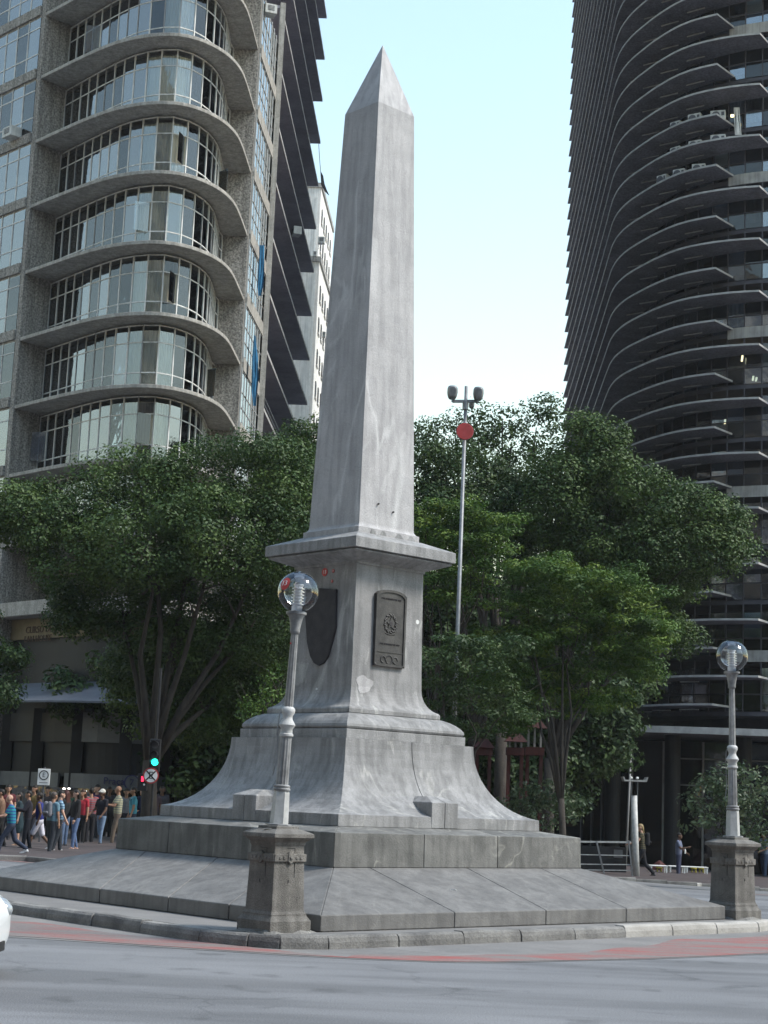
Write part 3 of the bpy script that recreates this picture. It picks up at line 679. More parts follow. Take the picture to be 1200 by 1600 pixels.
def glaze(parent, p, q, z, ptype, cur=None, rows=('lower', 'main', 'transom'), open_=False):
    A, B = Vector((*p, 0)), Vector((*q, 0)); d = B-A; L = d.length; ang = math.atan2(d.y, d.x); mid = (A+B)/2
    nm = {'lower': 'lower_pane', 'main': 'window_pane', 'transom': 'transom_pane'}
    for r_ in rows:
        h0, hh = hs[r_]
        if open_ and r_ == 'main':                     # sash swung outwards
            sw = mid-Vector((-d.y, d.x, 0)).normalized()*.22; inst(PM[r_][ptype], nm[r_], parent, (sw.x, sw.y, z+h0+hh/2), (0, 0, ang+.75), (L-.08, 1, 1)); continue
        inst(PM[r_][ptype], nm[r_], parent, (mid.x, mid.y, z+h0+hh/2), (0, 0, ang), (L-.05, 1, 1))
    if cur is not None:
        nn = Vector((-d.y, d.x, 0)).normalized(); c_ = mid+nn*.22
        inst(CM[cur], 'curtain', parent, (c_.x, c_.y, z+1.42), (0, 0, ang), (L*1.02, 1, 1.12))
for k, z in enumerate(ZB[1:]):
    if z < ZLOW+.1: continue
    run = None
    for i in range(len(cols)-1):
        t = i/(len(cols)-2)
        pt = rr.choices([0, 1, 2], [4 if t < .42 else 7, 5 if t < .42 else .6, .6])[0]
        if rr.random() < .35 or run is None: run = rr.choices([None, 0, 1, 2], [1.3, 4.5, 4.5, .7])[0]
        glaze(b1, cols[i], cols[i+1], z, pt, run, open_=rr.random() < .09)
    for i, c in enumerate(cols):
        inst(mull if rr.random() < .8 else mull2, 'mullion', b1, (c[0], c[1], z+(FH-.28)/2+.0), (0, 0, math.atan2(cols[min(i+1, 21)][1]-cols[max(i-1, 0)][1], cols[min(i+1, 21)][0]-cols[max(i-1, 0)][0])))
    for zz in (.02, .795, 2.17, FH-.30):
        q = MB()
        for a, c in zip(cols, cols[1:]): q.bar((a[0], a[1], z+zz), (c[0], c[1], z+zz), .05, .05)
        q.build('rail', M['frame'], b1, world=True)
# flat bay left of the fin
lb = [(A0[0]-.25, A0[1]+.25), lft]; lcols = resample([lb[0], ((lb[0][0]+lb[1][0])/2, (lb[0][1]+lb[1][1])/2), lb[1]], n=8)[::-1]
for k, z in enumerate(ZB[1:]):
    wallbox(lb[0], lb[1], .25, z-.05, z+.42, 'spandrel', M['conc'], b1)
    if z < ZLOW+.1: continue
    for i in range(8):
        glaze(b1, lcols[i], lcols[i+1], z+.40, rr.choice([0, 1, 1]), rr.choice([None, None, 0, 2]))
        inst(mull, 'mullion', b1, (lcols[i][0], lcols[i][1], z+1.7), (0, 0, 2.36))
    for zz in (.44, 1.2, 2.57):
        MB().bar((*lb[0], z+zz), (*lb[1], z+zz), .06, .05).build('rail', M['frame'], b1, world=True)
# glazed street strip on the right and its edge column
sa, sb = (-7.43*K, 81.35*K), (-6.98*K, 87.0*K)
scol = resample([sa, ((sa[0]+sb[0])/2, (sa[1]+sb[1])/2), sb], n=7)
hs2 = [(.42, .70), (1.16, .72), (1.92, .95)]
sm_ = [[pane_mesh(1, h, M[g_]) for g_ in ('glass2', 'glass')] for z_, h in hs2]
for k, z in enumerate(ZB[1:]):
    wallbox(sa, sb, .14, z-.30, z+.36, 'street_spandrel', M['slab'], b1)
    if z < ZLOW: continue
    for i in range(7):
        A, B = Vector((*scol[i], 0)), Vector((*scol[i+1], 0)); d = B-A; mid = (A+B)/2; ang = math.atan2(d.y, d.x)
        for (h0, hh), mm in zip(hs2, sm_): inst(mm[rr.random() < .5], 'street_pane', b1, (mid.x, mid.y, z+h0+hh/2), (0, 0, ang), (d.length-.06, 1, 1))
        inst(mull, 'mullion', b1, (scol[i][0], scol[i][1], z+1.6), (0, 0, ang))
        if rr.random() < .5: inst(CM[rr.choice([0, 1])], 'curtain', b1, (mid.x-.25, mid.y, z+1.5), (0, 0, ang), (d.length, 1, 1.05))
    for zz in (.40, 1.14, 1.90, 2.9):
        MB().bar((*sa, z+zz), (*sb, z+zz), .06, .05).build('rail', M['frame2'], b1, world=True)
wallbox(sb, (sb[0]+.28, sb[1]+.05), .5, -1.2, ZTOP+2, 'edge_column', M['slab'], b1)
# base: fascia beam, sign band, awning, shops
off = offset(outer, -.06)
fa = MB()
for a, c in zip(off, off[1:]): fa.bar((a[0], a[1], ZLOW+.16), (c[0], c[1], ZLOW+.16), .14, .62)
fa.build('fascia_beam', M['slab'], b1, world=True)
wallbox(lb[0], lb[1], .3, ZLOW-.45, ZLOW+.5, 'fascia_beam', M['slab'], b1)
base = offset(outer, .9); base = base[:-3]+[(-7.6*K, 81*K)]
bpoly = base+[(-7.6*K, 94*K), (-26*K, 94*K), (lft[0]+.5, lft[1]+.9)]
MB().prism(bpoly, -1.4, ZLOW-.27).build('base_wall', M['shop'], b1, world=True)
bs = offset(outer, .80)
def sign_panel(i0, i1, z0, z1, m, nme, parent=b1, d=.0):
    q = MB(); pts = bs[i0:i1+1]
    for a, c in zip(pts, pts[1:]): q.bar((a[0], a[1], (z0+z1)/2), (c[0], c[1], (z0+z1)/2), .06, z1-z0)
    return q.build(nme, m, parent, world=True)
sign_panel(0, 14, 8.0, 9.0, M['signboard'], 'sign_band')
sign_panel(15, 34, 8.0, 9.0, M['signbrown'], 'sign_band')
def face_text(body, px, py, size, m, parent, depth=.75):
    # put lettering on the sign band: nearest band segment to the pixel ray
    best = None
    o = offset(outer, depth)
    for a, c in zip(o, o[1:]):
        for t in (0, .25, .5, .75):
            X, Y = a[0]+(c[0]-a[0])*t, a[1]+(c[1]-a[1])*t; d = ray(px, py); e = abs(X/Y-d.x/d.y)
            if best is None or e < best[0]: best = (e, X, Y, c[0]-a[0], c[1]-a[1])
    _, X, Y, dx, dy = best; p = at_y(px, py, Y)
    return text('lettering', body, size, m, parent, (X, Y, p.z), (dx, dy, 0), (0, 0, 1), .01)
face_text('CURSO DE INFO', 72, 983, .44, M['signbrown'], b1)
face_text('LAN HOUSE', 58, 998, .40, M['signbrown'], b1)
# grey awning over the pavement
aw0, aw1 = offset(outer, -1.6), offset(outer, .85)
q = MB()
zt, zb2 = at_y(90, 1062, 70).z, at_y(90, 1099, 70).z
A_, B_ = aw0[2:30], aw1[2:30]
q.rings([[(a[0], a[1], zb2), (a[0], a[1], zb2+.08), (b[0], b[1], zt+.06), (b[0], b[1], zt-.04)] for a, b in zip(A_, B_)])
q.build('awning', M['awning'], b1, world=True, auto=40)
# shop fronts: pillars, glass panels, fascia signs
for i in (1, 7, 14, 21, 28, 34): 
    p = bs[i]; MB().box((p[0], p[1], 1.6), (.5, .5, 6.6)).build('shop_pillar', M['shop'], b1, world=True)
for i0, i1 in ((1, 4), (4, 7), (7, 10), (10, 14), (14, 17), (17, 21), (21, 25), (25, 28)):
    a, c = bs[i0], bs[i1]; MB().bar((a[0], a[1]-.12, 4.1), (c[0], c[1]-.12, 4.1), .03, 1.25).build('shop_upper_panel', M['signgrey'] if i0 in (14, 17, 21) else M['shop'], b1, world=True)
    MB().bar((a[0], a[1]-.12, .7), (c[0], c[1]-.12, .7), .02, 2.6).build('shop_glass', M['glass3'], b1, world=True)
so_ = offset(outer, .55)
for i0, i1 in ((0, 12), (13, 30)):
    q = MB(); pts = so_[i0:i1+1]; z_ = at_y(170, 1222, 71).z
    for a, c in zip(pts, pts[1:]): q.bar((a[0], a[1], z_), (c[0], c[1], z_), .10, .62)
    sg = q.build('shop_fascia', M['signgrey'], b1, world=True)
face_text('Praça', 177, 1221, .42, M['signblue'], b1, .47)
face_text('7', 206, 1223, .36, M['signblue'], b1, .47)
p = at_y(206, 1223, 69.6); q = MB()
for k in range(24):
    a0, a1 = 2*PI*k/24, 2*PI*(k+1)/24; q.bar((p.x+.3*math.cos(a0), p.y, p.z+.3*math.sin(a0)), (p.x+.3*math.cos(a1), p.y, p.z+.3*math.sin(a1)), .03, .05)
q.build('sign_roundel', M['signblue'], b1, world=True)
for px in (52, 100, 108, 178, 200):
    p = at_y(px, 1233, 70.5); MB().lathe([(.05, 0), (.05, .04)], 10, p, (0, 0, 1)).build('spotlight', M['em_white'], b1, world=True)

# ------------------------------------------------------------------ air conditioners
def ac_unit(p, rz, label, sz=(.7, .6, .45), bracket=False, fan=True):
    r_ = thing('air_conditioner', label, 'air conditioner', p, rz, 'air conditioners on the buildings')
    bd = MB().box((0, 0, sz[2]/2), sz).build('casing', M['ac'], r_, bevel=.02)
    if fan:
        MB().lathe([(sz[2]*.40, 0), (sz[2]*.40, .02), (sz[2]*.1, .03)], 18, (-sz[0]*.14, -sz[1]/2, sz[2]/2), (0, -1, 0)).build('fan_grille', M['acd'], r_)
        MB().box((sz[0]*.33, -sz[1]/2-.006, sz[2]*.62), (sz[0]*.2, .012, sz[2]*.4)).build('side_vent', M['acd'], r_)
    else:
        MB().box((0, -sz[1]/2-.006, sz[2]*.55), (sz[0]*.55, .012, sz[2]*.5)).build('fan_grille', M['acd'], r_)
        for k in range(3): MB().box((0, -sz[1]/2-.016, sz[2]*(.40+.14*k)), (sz[0]*.55, .012, .02)).build('louvre', M['ac'], r_)
    if bracket:
        for sx in (-1, 1): MB().bar((sx*sz[0]*.35, -sz[1]*.4, 0), (sx*sz[0]*.35, sz[1]*.5, -.45), .04, .04).build('bracket', M['galv'], r_)
    return r_
def spot(px, py, Y): return at_y(px, py, Y)
for px, py, Y, lb_ in ((356, 241, 76.6, 'boxy window air conditioner at the second curved balcony from the top'), (352, 345, 76.6, 'boxy window air conditioner at the third curved balcony from the top'), (344, 551, 76.6, 'boxy air conditioner at the balcony level with the blue netting')):
    ac_unit(spot(px, py, Y), -.25, lb_, (.75, .7, .5), False, False)
ac_unit(spot(18, 216, 75.9), -.8, 'window air conditioner in the flat bay at the left picture edge', (.8, .6, .5), False, False)
ac_unit(spot(421, 24, 79.0), .35, 'window air conditioner at the top of the narrow glazed street strip', (.62, .6, .5), False, False)

# ------------------------------------------------------------------ slab tower behind it
YF = 111.5
t2 = thing('slab_tower', 'dark tower of deep horizontal balcony slabs seen edge-on behind the corner building', 'building', (-7.5, 100, gz(-7, 75)))
tip = at_y(496.8, 291.2, YF); T2Z0 = tip.z; T2H = (at_y(510, 28.5, YF).z-at_y(490.5, 425.7, YF).z)/6
far = (tip.x, YF); near = (-6.72, 84.8); dv = Vector((far[0]-near[0], far[1]-near[1], 0)).normalized(); nl = Vector((-dv.y, dv.x, 0))
for k in range(-8, 12):
    z = T2Z0-k*T2H
    if z < 3: continue
    poly = [near, far, (far[0]+nl.x*1.9, far[1]+nl.y*1.9), (near[0]+nl.x*1.9, near[1]+nl.y*1.9)]
    s_ = MB().prism(poly, z, z+.16).build('balcony_slab', M['t2slab'], t2, world=True)
    MB().bar((near[0]-nl.x*.012, near[1], z+.085), (far[0]-nl.x*.012, far[1], z+.085), .03, .19).build('slab_edge', M['litedge'], s_, world=True)
    if k in (7, 8, 9):
        for zz in (.35, .7): MB().bar((near[0]+nl.x*.05, near[1], z+.16+zz), (far[0]+nl.x*.05, far[1], z+.16+zz), .03, .03).build('railing', M['galv'], t2, world=True)
wl = [(near[0]+nl.x*1.7, near[1]+nl.y*1.7), (far[0]+nl.x*1.7, far[1]+nl.y*1.7-.3)]
MB().prism([wl[0], wl[1], (wl[1][0]-14, wl[1][1]), (wl[0][0]-8, wl[0][1]+3)], -2, T2Z0+9*T2H).build('wall', M['towerwall'], t2, world=True)
for k in range(-6, 9):
    z = T2Z0-k*T2H
    for j in range(9):
        t0, t1 = (j+.12)/9, (j+.88)/9; a = lerp2(wl[0], wl[1], t0); c = lerp2(wl[0], wl[1], t1)
        MB().bar((a[0]-nl.x*.03, a[1], z+1.6), (c[0]-nl.x*.03, c[1], z+1.6), .03, 1.6).build('window', M['glass3'], t2, world=True)
p = at_y(463, 368, 98); ac_unit(p, -1.3, 'grey air conditioner in shadow under the dark tower slabs', (.7, .5, .5), False, True)
# dangling cable and rag
q = MB(); pts = [at_y(x, y, 108) for x, y in ((498, 225), (499.5, 250), (501, 268), (503, 275), (504.5, 288), (509, 298), (514, 305))]
q.tube(pts, [.02, .02, .02, .09, .12, .09, .02], 6); tag(q.build('dangling_cable', M['acd']), 'thin dark cable with a ragged end dangling from the slab tower', 'cable')
# blue netting on the street strip
def netting(pl, label, Y):
    q = MB(); rows = []
    for i, (xl, xr, y) in enumerate(pl):
        row = []
        for k in range(7):
            t = k/6; p = at_y(xl+(xr-xl)*t, y, Y+.5*t+.12*math.sin(k*2.4+i)); row.append(p)
        rows.append(row)
    n_ = 7; q.v = [tuple(p) for r_ in rows for p in r_]+[(p.x, p.y+.03, p.z) for r_ in rows for p in r_]; o = len(rows)*n_
    for i in range(len(rows)-1):
        for k in range(n_-1):
            q.f.append((i*n_+k, i*n_+k+1, (i+1)*n_+k+1, (i+1)*n_+k)); q.f.append((o+(i+1)*n_+k, o+(i+1)*n_+k+1, o+i*n_+k+1, o+i*n_+k))
    tag(q.build('netting', M['bluenet'], smooth=True), label, 'netting', 'torn blue nets on the street strip')
netting([(405, 413, 383), (405, 413, 400), (403, 413, 425), (402, 411, 448), (404, 408, 462)], 'torn blue net hanging on the glazed strip, upper one', 79.2)
netting([(397, 399, 524), (394, 403, 560), (393, 404, 590), (393, 402, 610), (396, 400, 634)], 'long torn blue net hanging on the glazed strip, lower one', 79.0)

# ------------------------------------------------------------------ pale buildings down the street
def pale_block(x0px, x1px, ytop, Y, depth, label, label_win, slits):
    P = at_y(x0px, ytop, Y); Q = at_y(x1px, ytop, Y); xa, xb = P.x-10, Q.x
    r_ = thing('pale_building', label, 'building', ((xa+xb)/2, Y, gz(0, 75)), 0, 'pale buildings down the street')
    H_ = P.z
    MB().prism([(xa, Y), (xb, Y), (xb+.9, Y+depth), (xa, Y+depth)], -2, H_).build('wall', M['pale'], r_, world=True)
    MB().prism([(xa, Y-.15), (xb+.15, Y-.15), (xb+1.05, Y+depth), (xa, Y+depth)], H_+.003, H_+.5).build('parapet', M['spandrel'], r_, world=True)
    z = H_-2.6
    while z > 8:
        for j in range(5):
            y0 = Y+1.5+j*(depth-2)/5
            o = MB().box((xb+.9*(y0-Y+.6)/depth, y0+.6, z), (.12, 1.3, 1.5)).build('window', M['acd'], r_, world=True)
            MB().box((xb+.9*(y0-Y+.6)/depth+.07, y0+.6, z-.8), (.1, 1.5, .1)).build('sill', M['pale'], o, world=True)
        z -= 3.1
    MB().box((xb-.35, Y-.08, (H_-2)/2), (.18, .1, H_)).build('drain_pipe', M['white'], r_, world=True)
    return r_
pale_block(470, 502, 292, 166, 14, 'white building farthest down the street, beside the slab tower', '', 0)
pale_block(470, 499, 408, 150, 14, 'taupe and white building in front of the farthest white one', '', 0)
ac_unit(at_y(502, 381, 149), .0, 'white air conditioner on a bracket below the white building top', (.62, .6, .62), True, False)
ac_unit(at_y(492, 401, 149), .0, 'small grey air conditioner left of the bracketed white one', (.35, .4, .5), True, False)
ac_unit(at_y(506, 527, 149), .0, 'dark air conditioner on the white side wall beside the obelisk', (.3, .4, .5), True, False)

# ------------------------------------------------------------------ right tower with sun breakers
t3 = thing('curved_tower', 'dark office tower wrapped in thin curved sun-breaker slabs, right side', 'building', (22, 100, gz(22, 75)))
out_c = [(17.69, 88.0), (16.6, 88.77), (15.74, 89.75), (14.94, 91.22), (14.5, 92.25), (13.8, 94.2), (13.45, 96.0), (13.36, 97.6), (13.40, 99.2), (13.6, 103.5), (14.1, 114), (14.7, 127), (15.4, 143)]
out_s = resample(out_c, n=70)
out_l = resample([(19.9, 87.1), (18.8, 87.45)]+out_c, n=76)
wal = [(27, 86.9), (24, 87.5), (20.9, 88.62), (18.99, 89.55), (17.4, 90.9), (16.4, 92.3), (15.7, 94), (15.25, 96), (15.05, 98.5), (15.3, 104), (15.8, 115), (16.4, 127), (17.1, 142.9)]
wal_r = resample(wal, n=80)
def upto(pts, x): return pts
SP = 1.497; Z0 = 46.2
wall_s = [p for p in wal_r if p[0] < 18.99]; wall_l = [p for p in wal_r if p[0] < 20.9]
wall_s = [(18.99, 89.55)]+[p for p in wall_s if p[1] > 89.6]; wall_l = [(20.9, 88.62)]+[p for p in wall_l if p[1] > 88.65]
brackets = [(16.9, 90.2), (15.7, 92.0), (15.0, 94.2), (14.6, 96.6)]
for k in range(-24, 29):
    z = Z0-k*SP; short = k % 2 == 0
    if z < 6.6: continue
    poly = (out_s if short else out_l)+(wall_s if short else wall_l)[::-1]
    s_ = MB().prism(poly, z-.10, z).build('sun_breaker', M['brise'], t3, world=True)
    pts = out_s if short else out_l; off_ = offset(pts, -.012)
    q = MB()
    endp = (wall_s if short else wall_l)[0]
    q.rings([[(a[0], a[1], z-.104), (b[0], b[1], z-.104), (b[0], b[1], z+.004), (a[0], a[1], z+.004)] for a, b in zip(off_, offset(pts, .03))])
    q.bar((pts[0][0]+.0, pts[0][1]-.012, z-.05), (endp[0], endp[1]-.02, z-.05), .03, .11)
    q.build('slab_edge', M['litedge'], s_, world=True)  # paler rim, the sunlit edge painted in
    if 0 <= k <= 26 or k > -3:
        for bx, by in brackets[:4 if short else 3]:
            d = Vector((by-90, 0, 0)); MB().bar((bx-.45, by+.35, z-.24), (bx+.45, by-.35, z-.24), .05, .06).build('bracket_bar', M['litedge'], s_, world=True)
ci = offset(wal_r, 0)
inn3 = [(x+2.6, y+1.2) for x, y in wal_r][6:-4]
MB().prism(inn3+[(40, 142), (40, 92), (27, 90.5)], -2, 82).build('core_wall', M['towerwall'], t3, world=True)
# wall behind the side slabs
sidew = [p for p in wal_r if p[1] > 100]
q = MB()
for a, c in zip(sidew, sidew[1:]): q.bar((a[0], a[1], 40), (c[0], c[1], 40), .2, 84)
q.build('side_wall', M['towerwall'], t3, world=True)
# curved window wall: floors every two slabs
wcols = resample([(25.0, 87.15), (23, 87.8), (20.9, 88.64), (18.99, 89.57), (17.4, 90.92), (16.4, 92.32), (15.7, 94.02), (15.25, 96.02), (15.05, 98.5), (15.1, 100.2)], n=19)
TF = 2*SP
pmt = [MB().box((0, 0, 0), (1, .015, 1.35)).mesh('pane', M[g_]) for g_ in ('glass3', 'glass2', 'glass')]
pmb = [MB().box((0, 0, 0), (1, .015, .85)).mesh('pane', M[g_]) for g_ in ('glass3', 'glass2')]
mm3 = MB().box((0, 0, 0), (.06, .09, TF-.2)).mesh('mullion', M['towerwall'])
fl_n = 0
for k in range(-2, 14):
    z = Z0-k*TF-.30                                       # floor level just under a short slab
    if z < 6.8: continue
    fl_n += 1
    q = MB(); poly = wcols+[(18, 101), (27, 93)]
    q.prism(poly, z-.22, z).build('floor_slab', M['towerwall'], t3, world=True)
    pale_f = (k % 3) == 0
    for i in range(len(wcols)-1):
        A, B = Vector((*wcols[i], 0)), Vector((*wcols[i+1], 0)); d = B-A; mid = (A+B)/2; ang = math.atan2(d.y, d.x); L = d.length
        vis = i < 11
        tp_ = rr.choices([0, 1, 2], [5, 2, 1.2])[0]
        if vis or i < 13:
            inst(pmt[tp_], 'window_pane', t3, (mid.x, mid.y, z+.98+1.35/2), (0, 0, ang), (L-.05, 1, 1))
            inst(pmb[rr.random() < .4], 'lower_pane', t3, (mid.x, mid.y, z+.05+.85/2), (0, 0, ang), (L-.05, 1, 1))
            if rr.random() < (.5 if i < 7 else .25): inst(CM[2 if rr.random() < .6 else 0], 'blind', t3, (mid.x+.12, mid.y+.25, z+1.4), (0, 0, ang), (L, 1, .8))
        inst(mm3, 'mullion', t3, (A.x, A.y, z+(TF-.2)/2), (0, 0, ang))
    q = MB()
    for a, c in list(zip(wcols, wcols[1:]))[:7 if pale_f else 4]:
        q.bar((a[0], a[1]-.04, z-.02), (c[0], c[1]-.04, z-.02), .10, .62 if pale_f else .22)
    q.build('floor_band', M['spandrel'] if pale_f else M['litedge'], t3, world=True)
    q = MB()
    for a, c in list(zip(wcols, wcols[1:]))[:14]: q.bar((a[0], a[1]-.05, z+.94), (c[0], c[1]-.05, z+.94), .05, .05)
    q.build('transom_rail', M['towerwall'], t3, world=True)
# lit ceiling tubes seen through the glass
for px, py in ((1166, 524), (1170, 530), (1163, 556), (1168, 560), (1180, 588), (1185, 590), (1136, 656), (1183, 690), (1189, 688)):
    p = at_y(px, py, 90.6); o = MB().bar((p.x-.1, p.y, p.z), (p.x+.12, p.y+1.2, p.z+.02), .10, .06).build('ceiling_tube', M['em_tube'], t3, world=True)
p = at_y(1144, 181, 88.9); MB().box(p, (.16, .1, .14)).build('wall_lamp', M['em_tube'], t3, world=True)
# bundle of pale cables hanging between slabs
q = MB()
for k in range(7):
    a, c = at_y(1147+k*1.3, 168, 88.9), at_y(1149+k*1.5, 211, 88.9); m_ = (a+c)/2+Vector((.08*math.sin(k), 0, .1)); q.tube([a, a.lerp(m_, .6), m_, c], .02, 6)
tag(q.build('cable_bundle', M['white']), 'bundle of pale cables hanging beside the air conditioners on the right tower', 'cables')
for i, (px, py, s_) in enumerate(((1122, 180, 1), (1086, 185, .9), (1057, 197, .8), (1122, 218, 1), (1087, 227, .9), (1057, 237, .8), (1092, 264, .9), (1062, 272, .85), (1036, 281, .8))):
    row = ('upper', 'upper', 'upper', 'middle', 'middle', 'middle', 'lower', 'lower', 'lower')[i]; col_ = ('right', 'centre', 'left')[i % 3]
    zz = {'upper': Z0-4*SP, 'middle': Z0-5*SP, 'lower': Z0-6*SP}[row]
    p = at_z(px, py, zz+.01); ac_unit((p.x*(p.y+.75)/p.y, p.y+.75, zz), -.3-.25*(i % 3), f'white outdoor air conditioner on the {row} of three loaded tower slabs, {col_} one', (.84*s_, .35, .56))
# canopy and columns at the foot of the tower
can = resample([(10.6, 92), (11.0, 87.5), (12.6, 85.2), (16, 84.2), (22, 83.4), (30, 83)], n=24)
zc_ = at_y(1050, 1137, 84.5).z
MB().prism(can+[(30, 95), (18, 101), (12, 99)], zc_-.25, zc_).build('canopy', M['brise'], t3, world=True)
q = MB(); cf = offset(can, .0)
for a, c in zip(can, can[1:]): q.bar((a[0], a[1]-.03, zc_-.1), (c[0], c[1]-.03, zc_-.1), .05, .34)
q.build('canopy_edge', M['litedge'], t3, world=True)
for X, Y in ((12.6, 88.5), (15.5, 87.2), (19, 86.3), (23, 85.6)): MB().lathe([(.42, -2), (.42, zc_-.26)], 20, (X, Y, 0), (0, 0, 1)).build('column', M['shop'], t3, smooth=False, world=True)
gw = [(12.4, 100), (14, 92), (18, 89.6), (30, 87.5)]; gwr = resample(gw, n=12)
for a, c in zip(gwr, gwr[1:]):
    MB().bar((a[0], a[1], 1.6), (c[0], c[1], 1.6), .03, 7.4).build('lobby_glass', M['glass3'], t3, world=True)
    MB().box((a[0], a[1]-.05, 1.6), (.10, .12, 7.4)).build('lobby_mullion', M['frame2'], t3, world=True)
for zz in (3.0, 4.4):
    q = MB()
    for a, c in list(zip(gwr, gwr[1:]))[5:]: q.bar((a[0], a[1]-.05, zz), (c[0], c[1]-.05, zz), .08, .07)
    q.build('lobby_rail', M['frame2'], t3, world=True)
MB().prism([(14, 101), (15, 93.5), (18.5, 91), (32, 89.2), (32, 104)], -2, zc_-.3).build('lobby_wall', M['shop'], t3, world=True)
# ------------------------------------------------------------------ trees
def crown_mesh(name, clumps, m, leaf=(.15, .08), per=110, flat=1.0, seed=1, upbias=.5):
    """clumps: array (n,4) centre + radius. Leaves as folded diamonds."""
    g_ = np.random.default_rng(seed); C = np.array(clumps); n_ = len(C)
    cnt = np.maximum(12, (per*(C[:, 3]/.6)**2).astype(int)); idx = np.repeat(np.arange(n_), cnt); N_ = len(idx)
    d = g_.normal(size=(N_, 3)); d /= np.linalg.norm(d, axis=1)[:, None]
    rad = C[idx, 3]*(.45+.6*g_.random(N_)**.6); pos = C[idx, :3]+d*rad[:, None]*np.array([1, 1, .8*flat])
    nrm = d*1.1+g_.normal(size=(N_, 3))*.38+np.array([0, 0, upbias]); nrm /= np.linalg.norm(nrm, axis=1)[:, None]
    t = g_.normal(size=(N_, 3)); t[:, 2] *= .6; t -= nrm*np.sum(t*nrm, axis=1)[:, None]; t /= np.linalg.norm(t, axis=1)[:, None]
    b = np.cross(nrm, t); s_ = .75+.6*g_.random(N_)
    L = (leaf[0]*s_/2)[:, None]; W = (leaf[1]*s_/2)[:, None]; f_ = nrm*W*.35
    v = np.stack([pos-t*L, pos+b*W+f_, pos+t*L, pos-b*W+f_], axis=1).reshape(-1, 3)
    i = np.arange(N_)*4; fc = np.stack([np.stack([i, i+1, i+2], 1), np.stack([i, i+2, i+3], 1)], 1).reshape(-1, 3)
    me = bpy.data.meshes.new(name); me.vertices.add(len(v)); me.vertices.foreach_set('co', v.ravel().astype(np.float32))
    me.loops.add(fc.size); me.loops.foreach_set('vertex_index', fc.ravel().astype(np.int32))
    me.polygons.add(len(fc)); me.polygons.foreach_set('loop_start', (np.arange(len(fc))*3).astype(np.int32)); me.polygons.foreach_set('loop_total', np.full(len(fc), 3, np.int32))
    me.update(calc_edges=True)
    ct = g_.random(n_); tone = np.clip(.7*ct[idx]+.3*g_.random(N_), 0, 1)
    a = me.attributes.new('tone', 'FLOAT', 'POINT'); a.data.foreach_set('value', np.repeat(tone, 4).astype(np.float32))
    me.materials.append(m); return me
def bough_clumps(bs_, Y, seed, cr=(.38, .75), dens=1.0, yr=None, shell=.62, flat=1.0):
    """boughs given as pixel ellipses seen at depth Y -> clumps spread on and in the ellipsoids"""
    g_ = np.random.default_rng(seed); out = []; cen = []
    for bb in bs_:
        px, py, rx, ry = bb[:4]; yo = bb[4] if len(bb) > 4 else 0
        c = np.array(at_y(px, py, Y+yo)); k = (Y+yo)/FPX; r_ = np.array([rx*k, (yr or min(rx, 80)*k*.95), ry*k])
        cen.append((c, r_)); area = 4*PI*((r_[0]*r_[1])**1.6/3+(r_[0]*r_[2])**1.6/3+(r_[1]*r_[2])**1.6/3)**(1/1.6)
        n_ = int(area*1.15*dens)+6
        d = g_.normal(size=(n_, 3)); d /= np.linalg.norm(d, axis=1)[:, None]
        q = shell+(1-shell)*g_.random(n_)**.5; q *= (1+.13*g_.normal(size=n_))
        p = c+d*r_*q[:, None]; rr_ = cr[0]+(cr[1]-cr[0])*g_.random(n_)
        out.append(np.concatenate([p, rr_[:, None]], 1))
    return np.concatenate(out), cen
def tree(name, label, base, boughs, Y, m, seed, leaf=(.15, .085), per=110, cr=(.38, .75), dens=1.0, trunk_r=.35, limbs=6, flat=1.0, group=None, fork=.32, cat='tree', yr=None, shell=.62, upb=.5):
    r_ = thing(name, label, cat, tuple(base), 0, group)
    cl, cen = bough_clumps(boughs, Y, seed, cr, dens, yr, shell, flat); inv = Vector(base)
    cl[:, :3] -= np.array(base)
    me = crown_mesh('crown', cl, m, leaf, per, flat, seed+50, upb); o = bpy.data.objects.new('crown', me); COL.objects.link(o); o.parent = r_; o['kind'] = 'stuff'
    tops = [c for c, _ in cen]; mean = np.mean(tops, 0); zf = fork*(mean[2]-base[2])
    g_ = random.Random(seed); F = Vector((g_.uniform(-.2, .2), g_.uniform(-.2, .2), zf))
    MB().tube([(0, 0, -.15), (.03, 0, .25), (F.x*.4, F.y*.4, zf*.5), F], [trunk_r*1.45, trunk_r*1.05, trunk_r*.9, trunk_r*.8], 12).build('trunk', M['bark'], r_, smooth=True)
    sel = sorted(range(len(tops)), key=lambda i: -cen[i][1][0])[:limbs]
    for i in sel:
        T = Vector(tops[i])-inv; m1 = F.lerp(T, .45)+Vector((g_.uniform(-.4, .4), g_.uniform(-.4, .4), .3)); m2 = F.lerp(T, .75)+Vector((g_.uniform(-.3, .3), g_.uniform(-.3, .3), .2))
        br = MB().tube([F-Vector((0, 0, .25)), F.lerp(m1, .5)+Vector((0, 0, .1)), m1, m2, T], [trunk_r*.55, trunk_r*.42, trunk_r*.3, trunk_r*.2, trunk_r*.08], 8).build('branch', M['bark'], r_, smooth=True)
        for k in range(3):
            a = m1.lerp(T, .3+.25*k); e = a+Vector((g_.uniform(-1.3, 1.3), g_.uniform(-1, 1), g_.uniform(.2, 1.3)))
            MB().tube([a, a.lerp(e, .5)+Vector((0, 0, .12)), e], [trunk_r*.16, trunk_r*.1, trunk_r*.04], 6).build('twig', M['bark'], br, smooth=True)
    return r_
def gbase(X, Y): return (X, Y, gz(X, Y)+.1)
GT = 'trees on the square'
